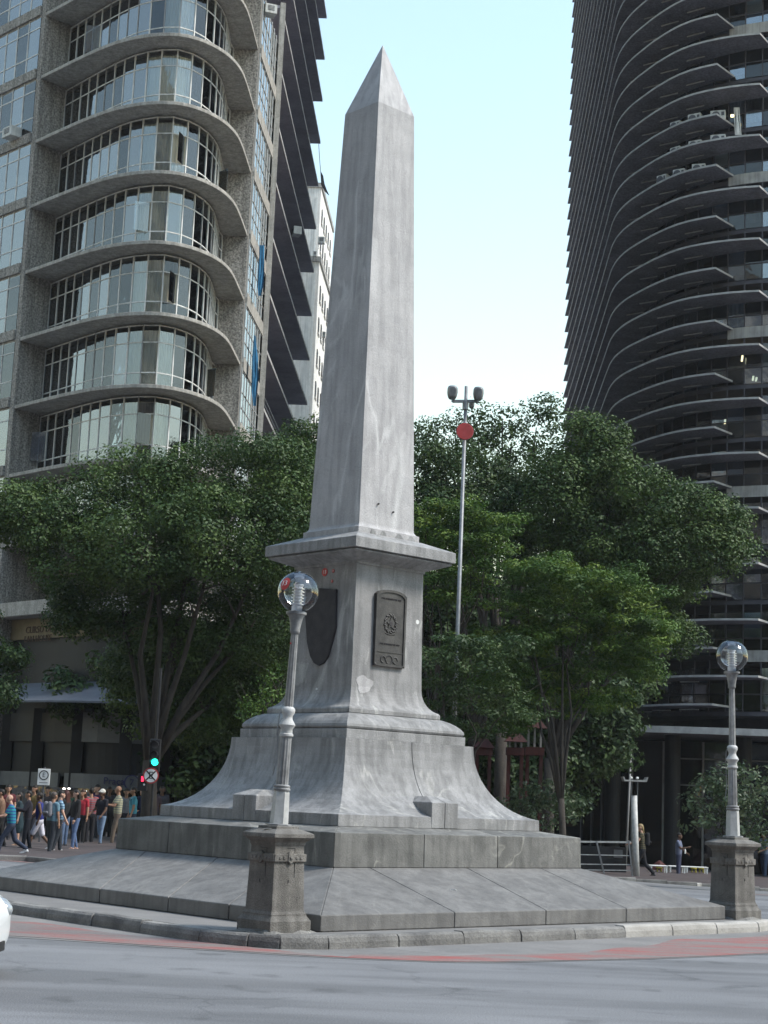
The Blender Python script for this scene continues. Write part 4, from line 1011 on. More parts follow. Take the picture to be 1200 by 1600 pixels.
tree('ficus_tree', 'broad dense green tree at left in front of the curved balconies', gbase(-7.6, 58), [
    (55, 812, 75, 42, -1), (135, 795, 85, 52), (235, 775, 95, 62, -1), (330, 752, 90, 62), (410, 742, 75, 62, -1),
    (20, 800, 50, 32, -1), (120, 870, 75, 50, -1.5), (225, 850, 105, 62, -2.5), (335, 840, 105, 70, -2.5), (435, 840, 95, 80, -1.5),
    (190, 940, 95, 55, 1), (300, 950, 105, 75, 1), (405, 960, 95, 85, 1), (255, 1045, 85, 55, 3.2), (350, 1075, 85, 60, 3.5), (430, 1060, 60, 60, 3.5), (300, 1110, 80, 45, 4), (210, 1060, 50, 40, 3.5), (380, 1130, 60, 40, 4.5), (470, 790, 45, 75, 0), (130, 950, 55, 35, 1)],
    58, M['leaf'], 3, per=165, cr=(.3, .9), leaf=(.125, .072), trunk_r=.3, limbs=9, group=GT)
tree('ficus_tree', 'rounded green tree top just left of the obelisk shaft', gbase(-4.3, 68), [
    (470, 695, 38, 38), (495, 690, 40, 36), (440, 730, 55, 45), (500, 760, 60, 70), (455, 800, 70, 70), (520, 860, 80, 80)],
    68, M['leaf'], 5, per=170, leaf=(.13, .075), trunk_r=.3, group=GT)
tree('ficus_tree', 'dark tree whose leafy edge enters low at the left picture edge', gbase(-14.8, 55), [
    (-30, 1030, 45, 45), (5, 1055, 32, 42, -.5), (-20, 1090, 40, 35), (15, 1020, 30, 25), (-60, 980, 60, 60)],
    55, M['leaf2'], 8, per=170, leaf=(.125, .072), cr=(.3, .55), trunk_r=.25, group=GT, limbs=4)
tree('ficus_tree', 'airy tall tree behind the red disc pole, sky showing through its top', gbase(5.6, 74), [
    (672, 672, 30, 24), (710, 668, 34, 26), (745, 660, 36, 26), (785, 655, 34, 26), (835, 632, 28, 24), (862, 640, 16, 22), (838, 668, 38, 28), (800, 690, 50, 34), (860, 700, 40, 32), (700, 705, 50, 32), (750, 712, 60, 40), (820, 740, 60, 45), (655, 700, 30, 40)],
    74, M['leaf2'], 12, per=62, cr=(.3, .6), dens=.85, trunk_r=.32, limbs=9, group=GT, leaf=(.16, .09), shell=.35)
tree('ficus_tree', 'dense mid-height tree directly behind the red disc pole', gbase(4.0, 66), [
    (668, 735, 45, 45), (720, 745, 55, 45), (780, 770, 65, 55), (835, 790, 60, 60), (700, 800, 70, 55), (770, 840, 70, 60), (660, 800, 45, 60), (840, 860, 60, 60), (700, 880, 70, 60)],
    66, M['leaf2'], 14, per=165, leaf=(.13, .075), trunk_r=.22, group=GT)
tree('ficus_tree', 'broad glossy tree in front of the dark tower, reaching furthest right', gbase(6.9, 66), [
    (908, 668, 26, 26), (925, 700, 40, 40), (965, 680, 14, 14), (950, 700, 26, 22), (895, 735, 55, 45), (960, 760, 65, 50), (1020, 790, 60, 48), (1075, 810, 60, 40), (1125, 815, 42, 36), (1148, 860, 24, 26), (1100, 855, 60, 42), (1030, 850, 70, 55), (940, 830, 75, 60), (880, 800, 60, 60), (1060, 900, 50, 32, 1.5), (980, 890, 70, 55, 1.5), (900, 890, 70, 60, 2), (1045, 960, 26, 34, 2.5), (1065, 1000, 26, 22, 2.5)],
    64, M['leaf'], 17, per=155, cr=(.3, .9), leaf=(.13, .075), trunk_r=.26, limbs=9, group=GT)
tree('feathery_tree', 'light green feathery tree with flat layered sprays at right', gbase(6.3, 55), [
    (830, 895, 70, 22, -1.2), (890, 890, 80, 22, -1.2), (945, 905, 60, 22, -1.2), (985, 935, 50, 22), (900, 930, 90, 24), (820, 940, 80, 26), (960, 965, 70, 22), (1015, 970, 40, 20), (1030, 1000, 42, 18), (900, 985, 95, 26), (820, 1000, 80, 26), (975, 1015, 70, 20, .8), (1000, 1045, 45, 16, 1), (920, 1045, 80, 24, 1.6), (840, 1055, 80, 26, 1.8), (770, 1010, 70, 30, 1.5), (760, 1060, 60, 28, 2), (860, 1095, 70, 26, 2.4), (930, 1090, 60, 24, 2.4), (800, 1120, 50, 26, 2.6)],
    55, M['leaf3'], 21, leaf=(.13, .055), per=150, cr=(.28, .6), flat=.45, trunk_r=.13, group=GT, yr=1.5, upb=1.1, dens=1.25, shell=.3)
tree('feathery_tree', 'feathery tree close behind the right of the obelisk, below the disc', gbase(1.9, 56), [
    (665, 800, 50, 20), (720, 795, 50, 20), (770, 820, 50, 20), (690, 835, 60, 22), (760, 850, 55, 20), (670, 870, 55, 24), (730, 890, 60, 24), (680, 920, 60, 26)],
    56, M['leaf3'], 24, leaf=(.13, .055), per=140, cr=(.28, .6), flat=.45, trunk_r=.12, group=GT, yr=1.4, upb=1.1, dens=1.1, shell=.3)
tree('feathery_tree', 'low feathery tree, leaves darkened for shade, hiding the foot of the floodlight mast', gbase(2.9, 52.5), [  # lower boughs split off in darker leaf, shade put into the colour
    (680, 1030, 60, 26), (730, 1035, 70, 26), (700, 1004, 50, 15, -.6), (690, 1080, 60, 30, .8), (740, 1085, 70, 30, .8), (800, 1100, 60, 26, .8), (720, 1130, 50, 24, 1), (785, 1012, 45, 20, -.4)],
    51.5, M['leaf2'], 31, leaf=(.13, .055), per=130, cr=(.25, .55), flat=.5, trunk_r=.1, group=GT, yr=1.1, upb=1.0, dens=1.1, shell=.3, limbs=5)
tree('ficus_tree', 'dark low tree between the obelisk foot and the left trees', gbase(-3.6, 50), [
    (405, 1100, 30, 16), (430, 1088, 30, 18), (395, 1115, 20, 10), (445, 1060, 40, 30)],
    50, M['leaf3'], 27, leaf=(.12, .05), per=90, cr=(.2, .4), trunk_r=.1, group=GT, limbs=4, fork=.5)
for i, (X, Y, lab, bs_) in enumerate((  # dark trees added as a backdrop to blacken the view under the crowns
    (-9.5, 72, 'dark backdrop tree added to deepen the shade behind the left crowd', [(150, 1080, 60, 50), (230, 1090, 80, 60), (320, 1110, 80, 70), (400, 1120, 80, 80), (300, 1030, 80, 60), (400, 1030, 80, 60), (280, 1190, 70, 60), (350, 1200, 70, 60), (430, 1200, 70, 60)]),
    (-1.5, 82, 'dark backdrop tree added low behind the obelisk pedestal', [(480, 1000, 80, 80), (560, 1000, 80, 90), (640, 1010, 80, 80), (520, 1090, 90, 70), (630, 1100, 90, 70), (560, 900, 70, 70)]),
    (6.5, 80, 'dark backdrop tree added to deepen the shade behind the feathery trees', [(700, 960, 80, 70), (780, 960, 80, 70), (870, 980, 80, 80), (740, 1060, 80, 70), (830, 1070, 90, 70), (930, 1060, 80, 70), (900, 1120, 70, 50), (720, 1150, 70, 60), (790, 1170, 70, 60), (860, 1170, 70, 60), (930, 1150, 60, 60), (830, 1230, 90, 40)]))):
    tree('backdrop_tree', lab, gbase(X, Y), bs_, Y, M['leaf2'], 40+i, per=70, cr=(.5, .9), leaf=(.24, .14), trunk_r=.3, group='dark backdrop trees added behind the square', limbs=5)
# shrubs
tree('shrub', 'leafy grey-green shrub behind the right end of the monument steps', gbase(5.9, 58), [(830, 1245, 36, 26), (870, 1240, 38, 24), (895, 1262, 26, 22), (850, 1275, 45, 22), (805, 1262, 26, 18)],
    58, M['leaf4'], 61, leaf=(.17, .08), per=70, cr=(.18, .34), dens=2.2, trunk_r=.06, limbs=5, cat='shrub', group='shrubs by the tower', fork=.3)
tree('shrub', 'tall leafy shrub behind the right lamp post', gbase(11.3, 54), [(1100, 1245, 34, 26), (1150, 1225, 44, 30), (1190, 1235, 40, 36), (1130, 1275, 50, 34), (1180, 1285, 50, 34)],
    54, M['leaf4'], 64, leaf=(.17, .08), per=70, cr=(.2, .4), dens=2.2, trunk_r=.07, limbs=5, cat='shrub', group='shrubs by the tower', fork=.3)
# made-up dark low hall, a backdrop added for the gloom behind the trees
hall = thing('backdrop_hall', 'dark backdrop building added for the gloom behind the trees and the obelisk', 'building', (2, 104, gz(2, 75)))
MB().prism([(-5.2, 104), (13, 104), (14.5, 118), (-4.6, 118)], -2, 9.5).build('wall', M['shop'], hall, world=True)
for k in range(9): MB().box((-4.2+k*2.0, 103.9, 2.0), (1.5, .12, 3.2)).build('shutter', M['signbrown'], hall, world=True)
MB().prism([(-5.4, 103.4), (13.2, 103.4), (14.6, 118.2), (-4.8, 118.2)], 9.503, 9.9).build('roof', M['brise'], hall, world=True)

# ------------------------------------------------------------------ street furniture
# floodlight mast with red disc
Yp = 53.5; pb = at_y(712, 1200, Yp); X0 = at_y(717, 990, Yp).x
fb = thing('floodlight_mast', 'tall grey mast with floodlights and a round red disc', 'light mast', (X0-.1, Yp, gz(X0, Yp)), 0)
zT = at_y(728, 622, Yp); z_d = at_y(726, 676, Yp)
MB().tube([(0, 0, 0), (.05, 0, 5), (zT.x-X0+.1, 0, zT.z-gz(X0, Yp)+.4)], [.085, .075, .055], 12).build('mast', M['galv'], fb, smooth=True)
MB().tube([at_y(727, 640, Yp)+Vector((0, 0, 0)), at_y(727.5, 627, Yp)], .10, 12).build('mast_head', M['galv'], fb, world=True)
MB().bar(at_y(707, 627, Yp), at_y(748, 627, Yp), .09, .09).build('cross_arm', M['galv'], fb, world=True)
for px, py, s_, dy in ((707, 613, 1.0, -.2), (747.5, 615, 1.0, -.2), (737, 632, .55, .25)):
    c = at_y(px, py, Yp+dy); q = MB(); rs = []
    for d_, k in ((-.16, .62), (-.12, .86), (0, 1.0), (.10, .98), (.16, .90)):
        ring = []
        for j in range(20):
            a = 2*PI*j/20; ca, sa_ = math.cos(a), math.sin(a); x = math.copysign(abs(ca)**.6, ca)*.175*k*s_; z = math.copysign(abs(sa_)**.6, sa_)*.225*k*s_
            if z < 0: x *= 1+z*.9
            ring.append((c.x+x, c.y+d_*s_-.25*z, c.z+z))
        rs.append(ring)
    q.rings(rs); fl_ = q.build('floodlight', M['galv'], fb, world=True, auto=35)
    MB().bar((c.x, c.y+.02, c.z-.2*s_), (c.x, c.y+.02, c.z-.32*s_), .06, .05).build('yoke', M['galv'], fl_, world=True)
q = MB().lathe([(.285, 0), (.285, .05), (.27, .055)], 36, (z_d.x, z_d.y-.14, z_d.z), (0, -1, .05)); dsc = q.build('red_disc', M['red'], fb, world=True)
MB().lathe([(.288, -.012), (.292, .02), (.288, .05)], 36, (z_d.x, z_d.y-.14, z_d.z), (0, -1, .05)).build('disc_rim', M['galv'], dsc, world=True)
# short white column carrying a tray-shaped lamp
g0 = ground(994, 1376); c0 = thing('tray_lamp', 'white round column topped by a flat tray-shaped lamp, at the railing', 'street lamp', tuple(g0))
hc = at_y(990, 1243, g0.y).z-g0.z; lean = at_y(990.5, 1243, g0.y).x-g0.x
MB().tube([(0, 0, 0), (lean*.5, 0, hc*.5), (lean, 0, hc)], [.15, .135, .125], 16).build('column', M['ironpale'], c0, smooth=True)
ht = at_y(991, 1219, g0.y).z-g0.z
for sx in (-.12, .14): MB().bar((lean+sx, 0, hc-.25), (lean+sx+.01, 0, ht), .035, .035).build('stay', M['galv'], c0)
MB().rings([[(lean+x, y, ht+z) for x, z in ((-.50, .12), (-.44, -.06), (.46, -.06), (.52, .14), (.48, .14), (.42, .02), (-.40, .0), (-.46, .12))] for y in (-.35, .35)]).build('tray', M['spandrel'], c0)
for sx in (-.13, .12): MB().ell((lean+sx, -.05, ht+.09), (.06, .06, .05), 10, 6).build('lamp_dome', M['white'], c0, smooth=True)
# dark pole behind it
g1 = ground(987, 1368); MB_ = MB().tube([(g1.x, g1.y+2, gz(g1.x, g1.y+2)), (at_y(986, 1168, g1.y+2))], .055, 8); tag(MB_.build('thin_post', M['frame2'], smooth=True), 'thin dark grey post rising just behind the tray lamp', 'post')
# railing with slanted flat posts and a dark panel
Yr = g0.y-.7; rl = thing('railing', 'steel railing with four bars and slanted flat posts beside the white column', 'railing', (at_y(945, 1370, Yr).x, Yr, gz(5, Yr)))
for y0, y1, th in ((1315, 1316, .07), (1335, 1337, .035), (1350, 1351, .035), (1359, 1360, .035)):
    MB().bar(at_y(895, y0, Yr), at_y(986, y1, Yr), .05, th).build('rail', M['ironpale'], rl, world=True)
for xa, ya, xb, yb in ((932, 1314, 944, 1366), (982, 1313, 989, 1376), (893, 1312, 899, 1362)): MB().bar(at_y(xa, ya, Yr), at_y(xb, yb, Yr), .10, .06).build('post', M['galv'], rl, world=True)
MB().box(at_y(938, 1342, Yr+1.2), (2.1, .06, 1.0)).build('dark_panel', M['black'], rl, world=True)
q = MB().box(at_y(966, 1334, Yr+1.12), (.36, .02, .32)); q.build('notice', M['signgrey'], rl, world=True)
# parking sign
Ys = 52.0; p = at_y(68.5, 1214, Ys); r_ = thing('parking_sign', 'white sign with a black letter E in a circle on a dark post', 'road sign', (p.x, Ys, gz(p.x, Ys)+.1))
MB().tube([(p.x, Ys+.05, gz(p.x, Ys)), (p.x, Ys+.05, p.z+.3)], .035, 8).build('post', M['acd'], r_, world=True)
pn = MB().box(p, (.38, .03, .50)).build('panel', M['white'], r_, world=True, bevel=.01)
q = MB(); 
for k in range(28):
    a0, a1 = 2*PI*k/28, 2*PI*(k+1)/28; q.bar((p.x+.135*math.cos(a0), Ys-.018, p.z+.055+.135*math.sin(a0)), (p.x+.135*math.cos(a1), Ys-.018, p.z+.055+.135*math.sin(a1)), .008, .03)
q.build('ring', M['black'], pn, world=True)
text('letter', 'E', .20, M['black'], pn, (p.x, Ys-.018, p.z+.055), (1, 0, 0), (0, 0, 1), .003)
MB().box((p.x, Ys-.018, p.z-.17), (.26, .006, .025)).build('small_print', M['frame2'], pn, world=True)
# no stopping sign and traffic light on one mast
Yt = 50.0; p = at_y(237, 1212, Yt); r_ = thing('traffic_light', 'traffic light showing green above a red pedestrian signal, by the monument', 'traffic light', (p.x+.08, Yt, gz(p.x, Yt)+.1))
MB().tube([(p.x+.03, Yt+.1, gz(p.x, Yt)), (p.x+.06, Yt+.1, p.z+3.2)], .045, 10).build('mast', M['black'], r_, world=True)
hd = at_y(242, 1180, Yt); bx = MB().box((hd.x, Yt-.02, hd.z), (.32, .24, .95)).build('signal_head', M['black'], r_, world=True, bevel=.02)
for i, (dz, m_) in enumerate(((.29, 'acd'), (0, 'acd'), (-.27, 'em_green'))):
    cc = at_y(243, 1191, Yt) if i == 2 else Vector((hd.x, Yt, hd.z+dz))
    MB().lathe([(.10, 0), (.10, .02), (.04, .035)], 18, (cc.x, Yt-.14, cc.z), (0, -1, 0)).build('lens', M[m_], bx, world=True)
    q = MB()
    for k in range(9):
        a0, a1 = PI*k/9, PI*(k+1)/9; q.bar((cc.x+.12*math.cos(a0), Yt-.24, cc.z+.12*math.sin(a0)), (cc.x+.12*math.cos(a1), Yt-.24, cc.z+.12*math.sin(a1)), .22, .01, (math.cos(a0), 0, math.sin(a0)))
    q.build('visor', M['black'], bx, world=True)
hp = at_y(223, 1222, Yt); pb_ = MB().box((hp.x, Yt, hp.z), (.28, .2, .5)).build('pedestrian_head', M['black'], r_, world=True, bevel=.02)
pe = at_y(223.5, 1217, Yt); MB().box((pe.x, Yt-.11, pe.z), (.07, .02, .15)).build('red_figure', M['em_red'], pb_, world=True)
pe = at_y(226, 1226, Yt); MB().lathe([(.03, 0), (.03, .02)], 8, (pe.x, Yt-.11, pe.z), (0, -1, 0)).build('button', M['white'], pb_, world=True)
MB().bar((hp.x, Yt+.05, hp.z), (p.x+.03, Yt+.1, hp.z), .05, .05).build('bracket', M['acd'], r_, world=True)
r2 = thing('round_sign', 'round white sign with a black E crossed by an X', 'road sign', (p.x, Yt-.16, p.z))
MB().lathe([(.235, 0), (.235, .02)], 36, (p.x, Yt-.16, p.z), (0, -1, 0)).build('rim', M['red'], r2, world=True)
MB().lathe([(.195, 0), (.195, .006)], 36, (p.x, Yt-.181, p.z), (0, -1, 0)).build('face', M['white'], r2, world=True)
text('letter', 'E', .30, M['black'], r2, (p.x, Yt-.190, p.z), (1, 0, 0), (0, 0, 1), .002)
for sg in (-1, 1): MB().bar((p.x-.135, Yt-.1965+sg*.002, p.z-sg*.135), (p.x+.135, Yt-.1965+sg*.002, p.z+sg*.135), .004, .04, (0, 0, 1)).build('cross_bar', M['black'], r2, world=True)
# red columns (old kiosk-like stands) among the trees
for i, (px, lab) in enumerate(((832, 'red painted post with a pointed cap beside the shrub, brightest one'), (802, 'dull red square post left of the brightest red one'), (752, 'faint dark red post nearest the obelisk base'))):
    Yk = 60+i*2.5; sx = .30 if i == 0 else .40; b0 = at_y(px, 1290, Yk); r_ = thing('red_post', lab, 'post', (b0.x, Yk, gz(b0.x, Yk)), 0, 'red posts under the trees'); zt = (1118, 1140, 1150)[i]
    zz = at_y(px, zt, Yk).z-gz(b0.x, Yk); zm = at_y(px, 1180, Yk).z-gz(b0.x, Yk); lx = at_y(px+3.4, 1180, Yk).x-b0.x
    for dx in (-.24, .24): MB().box((dx, 0, zm/2), (.13, .13, zm)).build('leg', M['shaded_red'], r_)
    MB().box((0, 0, zm+.14), (.68, .5, .28)).build('beam', M['shaded_red'], r_)
    for dx in (-.22, .0, .22): MB().box((dx, 0, (zm+.28+zz-.45)/2), (.07, .07, zz-.45-zm-.28)).build('slat', M['frame2'], r_)
    MB().rings([[(-.42, -.35, zz-.45), (.42, -.35, zz-.45), (.42, .35, zz-.45), (-.42, .35, zz-.45)], [(-.05, -.05, zz), (.05, -.05, zz), (.05, .05, zz), (-.05, .05, zz)]]).build('cap', M['shaded_red'], r_)
# white tables with yellow stools
for i, (x0, x1, y) in enumerate(((1014, 1042, 1352), (1044, 1070, 1353), (1070, 1105, 1354))):
    a = ground(x0, 1374); Yk = a.y+.2; A, B = at_y(x0, y, Yk), at_y(x1, y+1, Yk); gz0 = gz(A.x, Yk)+.1; cx_ = (A.x+B.x)/2
    lab = ('plastic white table nearest the walking person with backpack', 'plastic white table behind the person holding a bottle', 'plastic white table nearest the right lamp pedestal')[i]
    r_ = thing('white_table', lab, 'table', (cx_, Yk, gz0), 0, 'white tables by the kerb'); wd = B.x-A.x; ht_ = max(.45, A.z-gz0)
    MB().box((0, 0, ht_), (wd, .65, .04)).build('table_top', M['white'], r_, bevel=.01)
    for sx in (-1, 1):
        for sy in (-1, 1): MB().rings([[(sx*(wd/2-.06)+dx, sy*.27+dy, 0) for dx, dy in ((-.02, -.02), (.02, -.02), (.02, .02), (-.02, .02))], [(sx*(wd/2-.06)+dx, sy*.27+dy, ht_-.02) for dx, dy in ((-.04, -.04), (.04, -.04), (.04, .04), (-.04, .04))]]).build('leg', M['white'], r_)
M['yellow'] = mat('yellow_plastic', (.42, .36, .05), (.32, .27, .04), rough=.6)
for i, (px, lab) in enumerate(((1030, 'yellow plastic stool under the leftmost white table'), (1084, 'yellow plastic stool left under the rightmost white table'), (1096, 'yellow plastic stool right under the rightmost white table'))):
    a = ground(px, 1374); Yk = a.y+.0; p = at_y(px, 1360, Yk); g_ = gz(p.x, Yk)+.1
    r_ = thing('yellow_stool', lab, 'stool', (p.x, Yk, g_), 0, 'yellow stools at the tables')
    MB().lathe([(.15, .40), (.16, .42), (.16, .44), (.12, .45)], 14).build('seat', M['yellow'], r_)
    for k in range(4):
        a_ = PI/4+k*PI/2; MB().tube([(.17*math.cos(a_), .17*math.sin(a_), 0), (.11*math.cos(a_), .11*math.sin(a_), .41)], .022, 6).build('leg', M['yellow'], r_)
# red folded parasol / cloth lying behind the tables
p = at_y(1030, 1352, ground(1030, 1374).y+3.2); q = MB(); q.lathe([(.62, -.30), (.5, -.12), (.22, .10), (.03, .24)], 8, p, (0, 0, 1)); tag(q.build('red_tent', M['shaded_red']), 'low dark red cloth tent behind the white tables', 'tent')
# scraps of litter
for i, (px, py, z, s_, lab) in enumerate(((305, 1371, .50, .05, 'scrap of white paper on the shaded left slope'), (440, 1299.5, 1.26, .06, 'white paper strip on the near pedestal cap'), (475, 1383, .56, .035, 'tiny white scrap right beside the near pedestal'), (709, 1393, .50, .04, 'white scrap on the lit right slope'))):
    if i == 1: p = Vector((-1.0346-.10, 19.0238-.16, 1.252))
    else:
        lo, hi = .33, .7687; p = at_z(px, py, z)
        for k in range(25):
            l = MIi @ p; wv = max(abs(l.x), abs(l.y)); z = .3301+(3.853-wv)/(3.853-2.395)*(.7687-.3301); p = at_z(px, py, .5*p.z+.5*z)
        p.z += .006
    q = MB(); q.rings([[(p.x+math.cos(a)*s_*(1.2 if k % 2 else .8), p.y+math.sin(a)*s_*.6, p.z+.004*k) for k, a in enumerate((0, 1.3, 2.6, 3.9, 5.2))], [(p.x+math.cos(a)*s_*(1.2 if k % 2 else .8), p.y+math.sin(a)*s_*.6, p.z+.004+.004*k) for k, a in enumerate((0, 1.3, 2.6, 3.9, 5.2))]])
    tag(q.build('paper_scrap', M['white']), lab, 'litter', 'scraps of litter')
# ------------------------------------------------------------------ people
def capsule(q, a, b, ra, rb, n=10):
    a, b = Vector(a), Vector(b); d = b-a
    if d.length < 1e-5: d = Vector((0, 0, 1e-3)); b = a+d
    dn = d.normalized(); pts, rad = [], []
    for t in (-1, -.8, -.45): pts.append(a+dn*ra*t); rad.append(ra*math.sqrt(max(0.002, 1-t*t)))
    pts.append(a); rad.append(ra); pts.append(b); rad.append(rb)
    for t in (.45, .8, 1): pts.append(b+dn*rb*t); rad.append(rb*math.sqrt(max(0.002, 1-t*t)))
    q.tube(pts, rad, n)
CLOTH = {}
def cloth(c, stripe=None, plaid=False):
    key = (c, stripe, plaid)
    if key in CLOTH: return CLOTH[key]
    m = mat('cloth', c, tuple(x*.75 for x in c), scale=14, rough=.9, bump=.2, bscale=30)
    if stripe:
        t = m.node_tree; N = t.nodes; b = N['Principled BSDF']; tc = N.new('ShaderNodeTexCoord'); w_ = N.new('ShaderNodeTexWave'); w_.bands_direction = 'Z'; w_.inputs['Scale'].default_value = 4.2; w_.inputs['Distortion'].default_value = .6
        t.links.new(tc.outputs['Object'], w_.inputs['Vector']); x = N.new('ShaderNodeMix'); x.data_type = 'RGBA'; cr = N.new('ShaderNodeValToRGB'); cr.color_ramp.elements[0].position = .5; cr.color_ramp.elements[1].position = .56
        t.links.new(w_.outputs['Fac'], cr.inputs[0]); t.links.new(cr.outputs[0], x.inputs[0]); x.inputs[6].default_value = (*c, 1); x.inputs[7].default_value = (*stripe, 1); t.links.new(x.outputs[2], b.inputs['Base Color'])
        if plaid:
            w2 = N.new('ShaderNodeTexWave'); w2.bands_direction = 'X'; w2.inputs['Scale'].default_value = 5; t.links.new(tc.outputs['Object'], w2.inputs['Vector'])
            y = N.new('ShaderNodeMix'); y.data_type = 'RGBA'; y.blend_type = 'MULTIPLY'; y.inputs[0].default_value = .5; t.links.new(x.outputs[2], y.inputs[6]); t.links.new(w2.outputs['Color'], y.inputs[7]); t.links.new(y.outputs[2], b.inputs['Base Color'])
    CLOTH[key] = m; return m
SK = {'light': mat('skin_light', (.50, .30, .22), (.44, .26, .19), scale=20, rough=.6), 'tan': mat('skin_tan', (.36, .20, .13), (.31, .17, .11), scale=20, rough=.6), 'dark': mat('skin_dark', (.13, .07, .045), (.11, .06, .04), scale=20, rough=.6)}
def remesh(q, name, m, parent, vox):
    o = q.build(name, m, parent); r_ = o.modifiers.new('remesh', 'REMESH'); r_.mode = 'VOXEL'; r_.voxel_size = vox; r_.use_smooth_shade = True
    s_ = o.modifiers.new('smooth', 'SMOOTH'); s_.iterations = 3; s_.factor = .5
    return o
def person(px, py, hpx, face, label, shirt, pants, skin='tan', hair=(.02, .015, .012), stride=.0, sleeve=.5, legs='long', hairlen='short', arms=((.05, .1), (.05, .1)), lean=0, female=False, shoe=(.05, .05, .055), cap=None, headturn=0, dY=0, shirt_len=.0, zoff=.0):
    """arms: (swing forward in rad, elbow bend in rad) for left, right; face: yaw of facing direction (0 = away from viewer, +Y)"""
    p = ground(px, py)
    if dY: p = Vector((p.x*(p.y+dY)/p.y, p.y+dY, 0))
    p.z = gz(p.x, p.y)+zoff; h = hpx*p.y/FPX/math.cos(.1)
    k = h/1.72; B = MB(); T = MB(); U = MB(); W = .92 if female else 1.0
    hipz = .91; shz = 1.41; f = Vector((0, 1, 0)); lz = Vector((0, math.sin(lean), math.cos(lean)))
    pel = Vector((0, 0, hipz+.03)); chest = pel+lz*.36; neck = pel+lz*.54; head = pel+lz*.685+Vector((0, .03, 0))
    P = lambda v: Vector(v)*k
    def cap_(q, a, b, ra, rb, n=10): capsule(q, P(a), P(b), ra*k, rb*k, n)
    # torso
    for q, g_ in ((B, 0), (U, .014)):
        for sx in (-1, 1):
            cap_(q, pel+Vector((sx*.07*W, 0, .02)), chest+Vector((sx*.075*W, 0, .0)), .098+g_, .108*W+g_)
            cap_(q, chest+Vector((sx*.07*W, 0, .02)), chest+Vector((sx*.12*W, 0, .105)), .10*W+g_, .065+g_)
        cap_(q, pel+Vector((0, 0, .02)), chest, .11+g_, .125*W+g_)
        if shirt_len and g_: cap_(q, pel-Vector((0, 0, .10)), pel, .15, .14)
    cap_(B, chest+Vector((0, 0, .12)), neck+Vector((0, .01, .05)), .062, .052)
    # head with jaw, nose, ears
    cap_(B, head+Vector((0, -.012, .03)), head+Vector((0, .0, .015)), .092, .088, 12)
    cap_(B, head+Vector((0, .045, -.055)), head+Vector((0, .02, -.01)), .052, .075, 12)
    cap_(B, head+Vector((0, .098, -.012)), head+Vector((0, .088, .02)), .015, .010, 8)
    for sx in (-1, 1): cap_(B, head+Vector((sx*.088, -.005, -.015)), head+Vector((sx*.09, -.01, .02)), .016, .018, 8)
    # legs
    sh_ = MB()
    feet = []
    for sx in (-1, 1):
        s_ = stride*(1 if sx < 0 else -1); hip = pel+Vector((sx*.088, 0, -.06))
        if s_ >= 0: knee = hip+Vector((0, math.sin(s_*.9)*.43, -math.cos(s_*.9)*.42)); ank = knee+Vector((0, math.sin(s_*.35)*.40, -math.cos(s_*.35)*.41))
        else: knee = hip+Vector((0, math.sin(s_*.45)*.43, -math.cos(s_*.45)*.42)); ank = knee+Vector((0, math.sin(s_*1.5)*.40, -math.cos(s_*1.5)*.41))
        ank.z = max(ank.z, .075); feet.append((sx, ank, s_))
        cap_(B, hip, knee, .082, .055); cap_(B, knee, knee.lerp(ank, .35), .054, .056); cap_(B, knee.lerp(ank, .35), ank, .056, .036)
        if legs == 'long': cap_(T, hip, knee, .098, .074); cap_(T, knee, ank+Vector((0, 0, .03)), .073, .060)
        elif legs == 'slim': cap_(T, hip, knee, .094, .064); cap_(T, knee, ank+Vector((0, 0, .03)), .064, .046)
        else: cap_(T, hip, hip.lerp(knee, .92), .10, .088)
    if legs == 'skirt': cap_(T, pel, pel-Vector((0, 0, .34)), .155, .19)
    cap_(T, pel+Vector((-.06, 0, -.03)), pel+Vector((.06, 0, -.03)), .118, .118); cap_(T, pel+Vector((0, 0, .05)), pel-Vector((0, 0, .05)), .12, .12)
    # arms and hands
    for sx, (sw, el) in zip((-1, 1), arms):
        s0 = chest+Vector((sx*.185*W, 0, .10)); out = .16
        e = s0+Vector((sx*math.sin(out)*.28, math.sin(sw)*.28, -math.cos(sw)*.28)); a2 = sw+el
        w_ = e+Vector((sx*.02-sx*.10*math.sin(min(el, 1.2))*.6, math.sin(a2)*.25, -math.cos(a2)*.25)); d = (w_-e).normalized()
        cap_(B, s0, e, .052*W, .042); cap_(B, e, w_, .042, .028)
        if sleeve > 0: cap_(U, s0, s0.lerp(e, min(1, sleeve*1.15)), .068*W, .060)
        if sleeve > .9: cap_(U, e, e.lerp(w_, .92), .056, .046)
        palm = w_+d*.055; cap_(B, w_, palm, .030, .034)
        side_ = d.cross(Vector((sx, 0, 0))); 
        if side_.length < .1: side_ = Vector((0, 1, 0))
        side_.normalize(); inw = Vector((-sx*.3, 0, 0))
        for j, Lf in enumerate((.062, .072, .068, .052)):
            b0 = palm+d*.018+side_*(-.026+.0175*j); m_ = b0+(d+inw*.4).normalized()*Lf*.55; cap_(B, b0, m_, .010, .0095, 6); cap_(B, m_, m_+(d+inw*1.4).normalized()*Lf*.5, .0095, .0085, 6)
        cap_(B, palm-d*.03+side_*.03, palm+d*.02+side_*.055+inw*.05, .012, .010, 6)
    o = remesh(B, 'person', SK[skin], None, .014*k); o.location = p; o.rotation_euler = (0, 0, face); ROOT[o.name] = (Vector(p), face)
    tag(o, label, 'person', 'people on the square')
    remesh(U, 'shirt', shirt, o, .017*k); remesh(T, 'trousers' if legs in ('long', 'slim') else ('skirt' if legs == 'skirt' else 'shorts'), pants, o, .017*k)
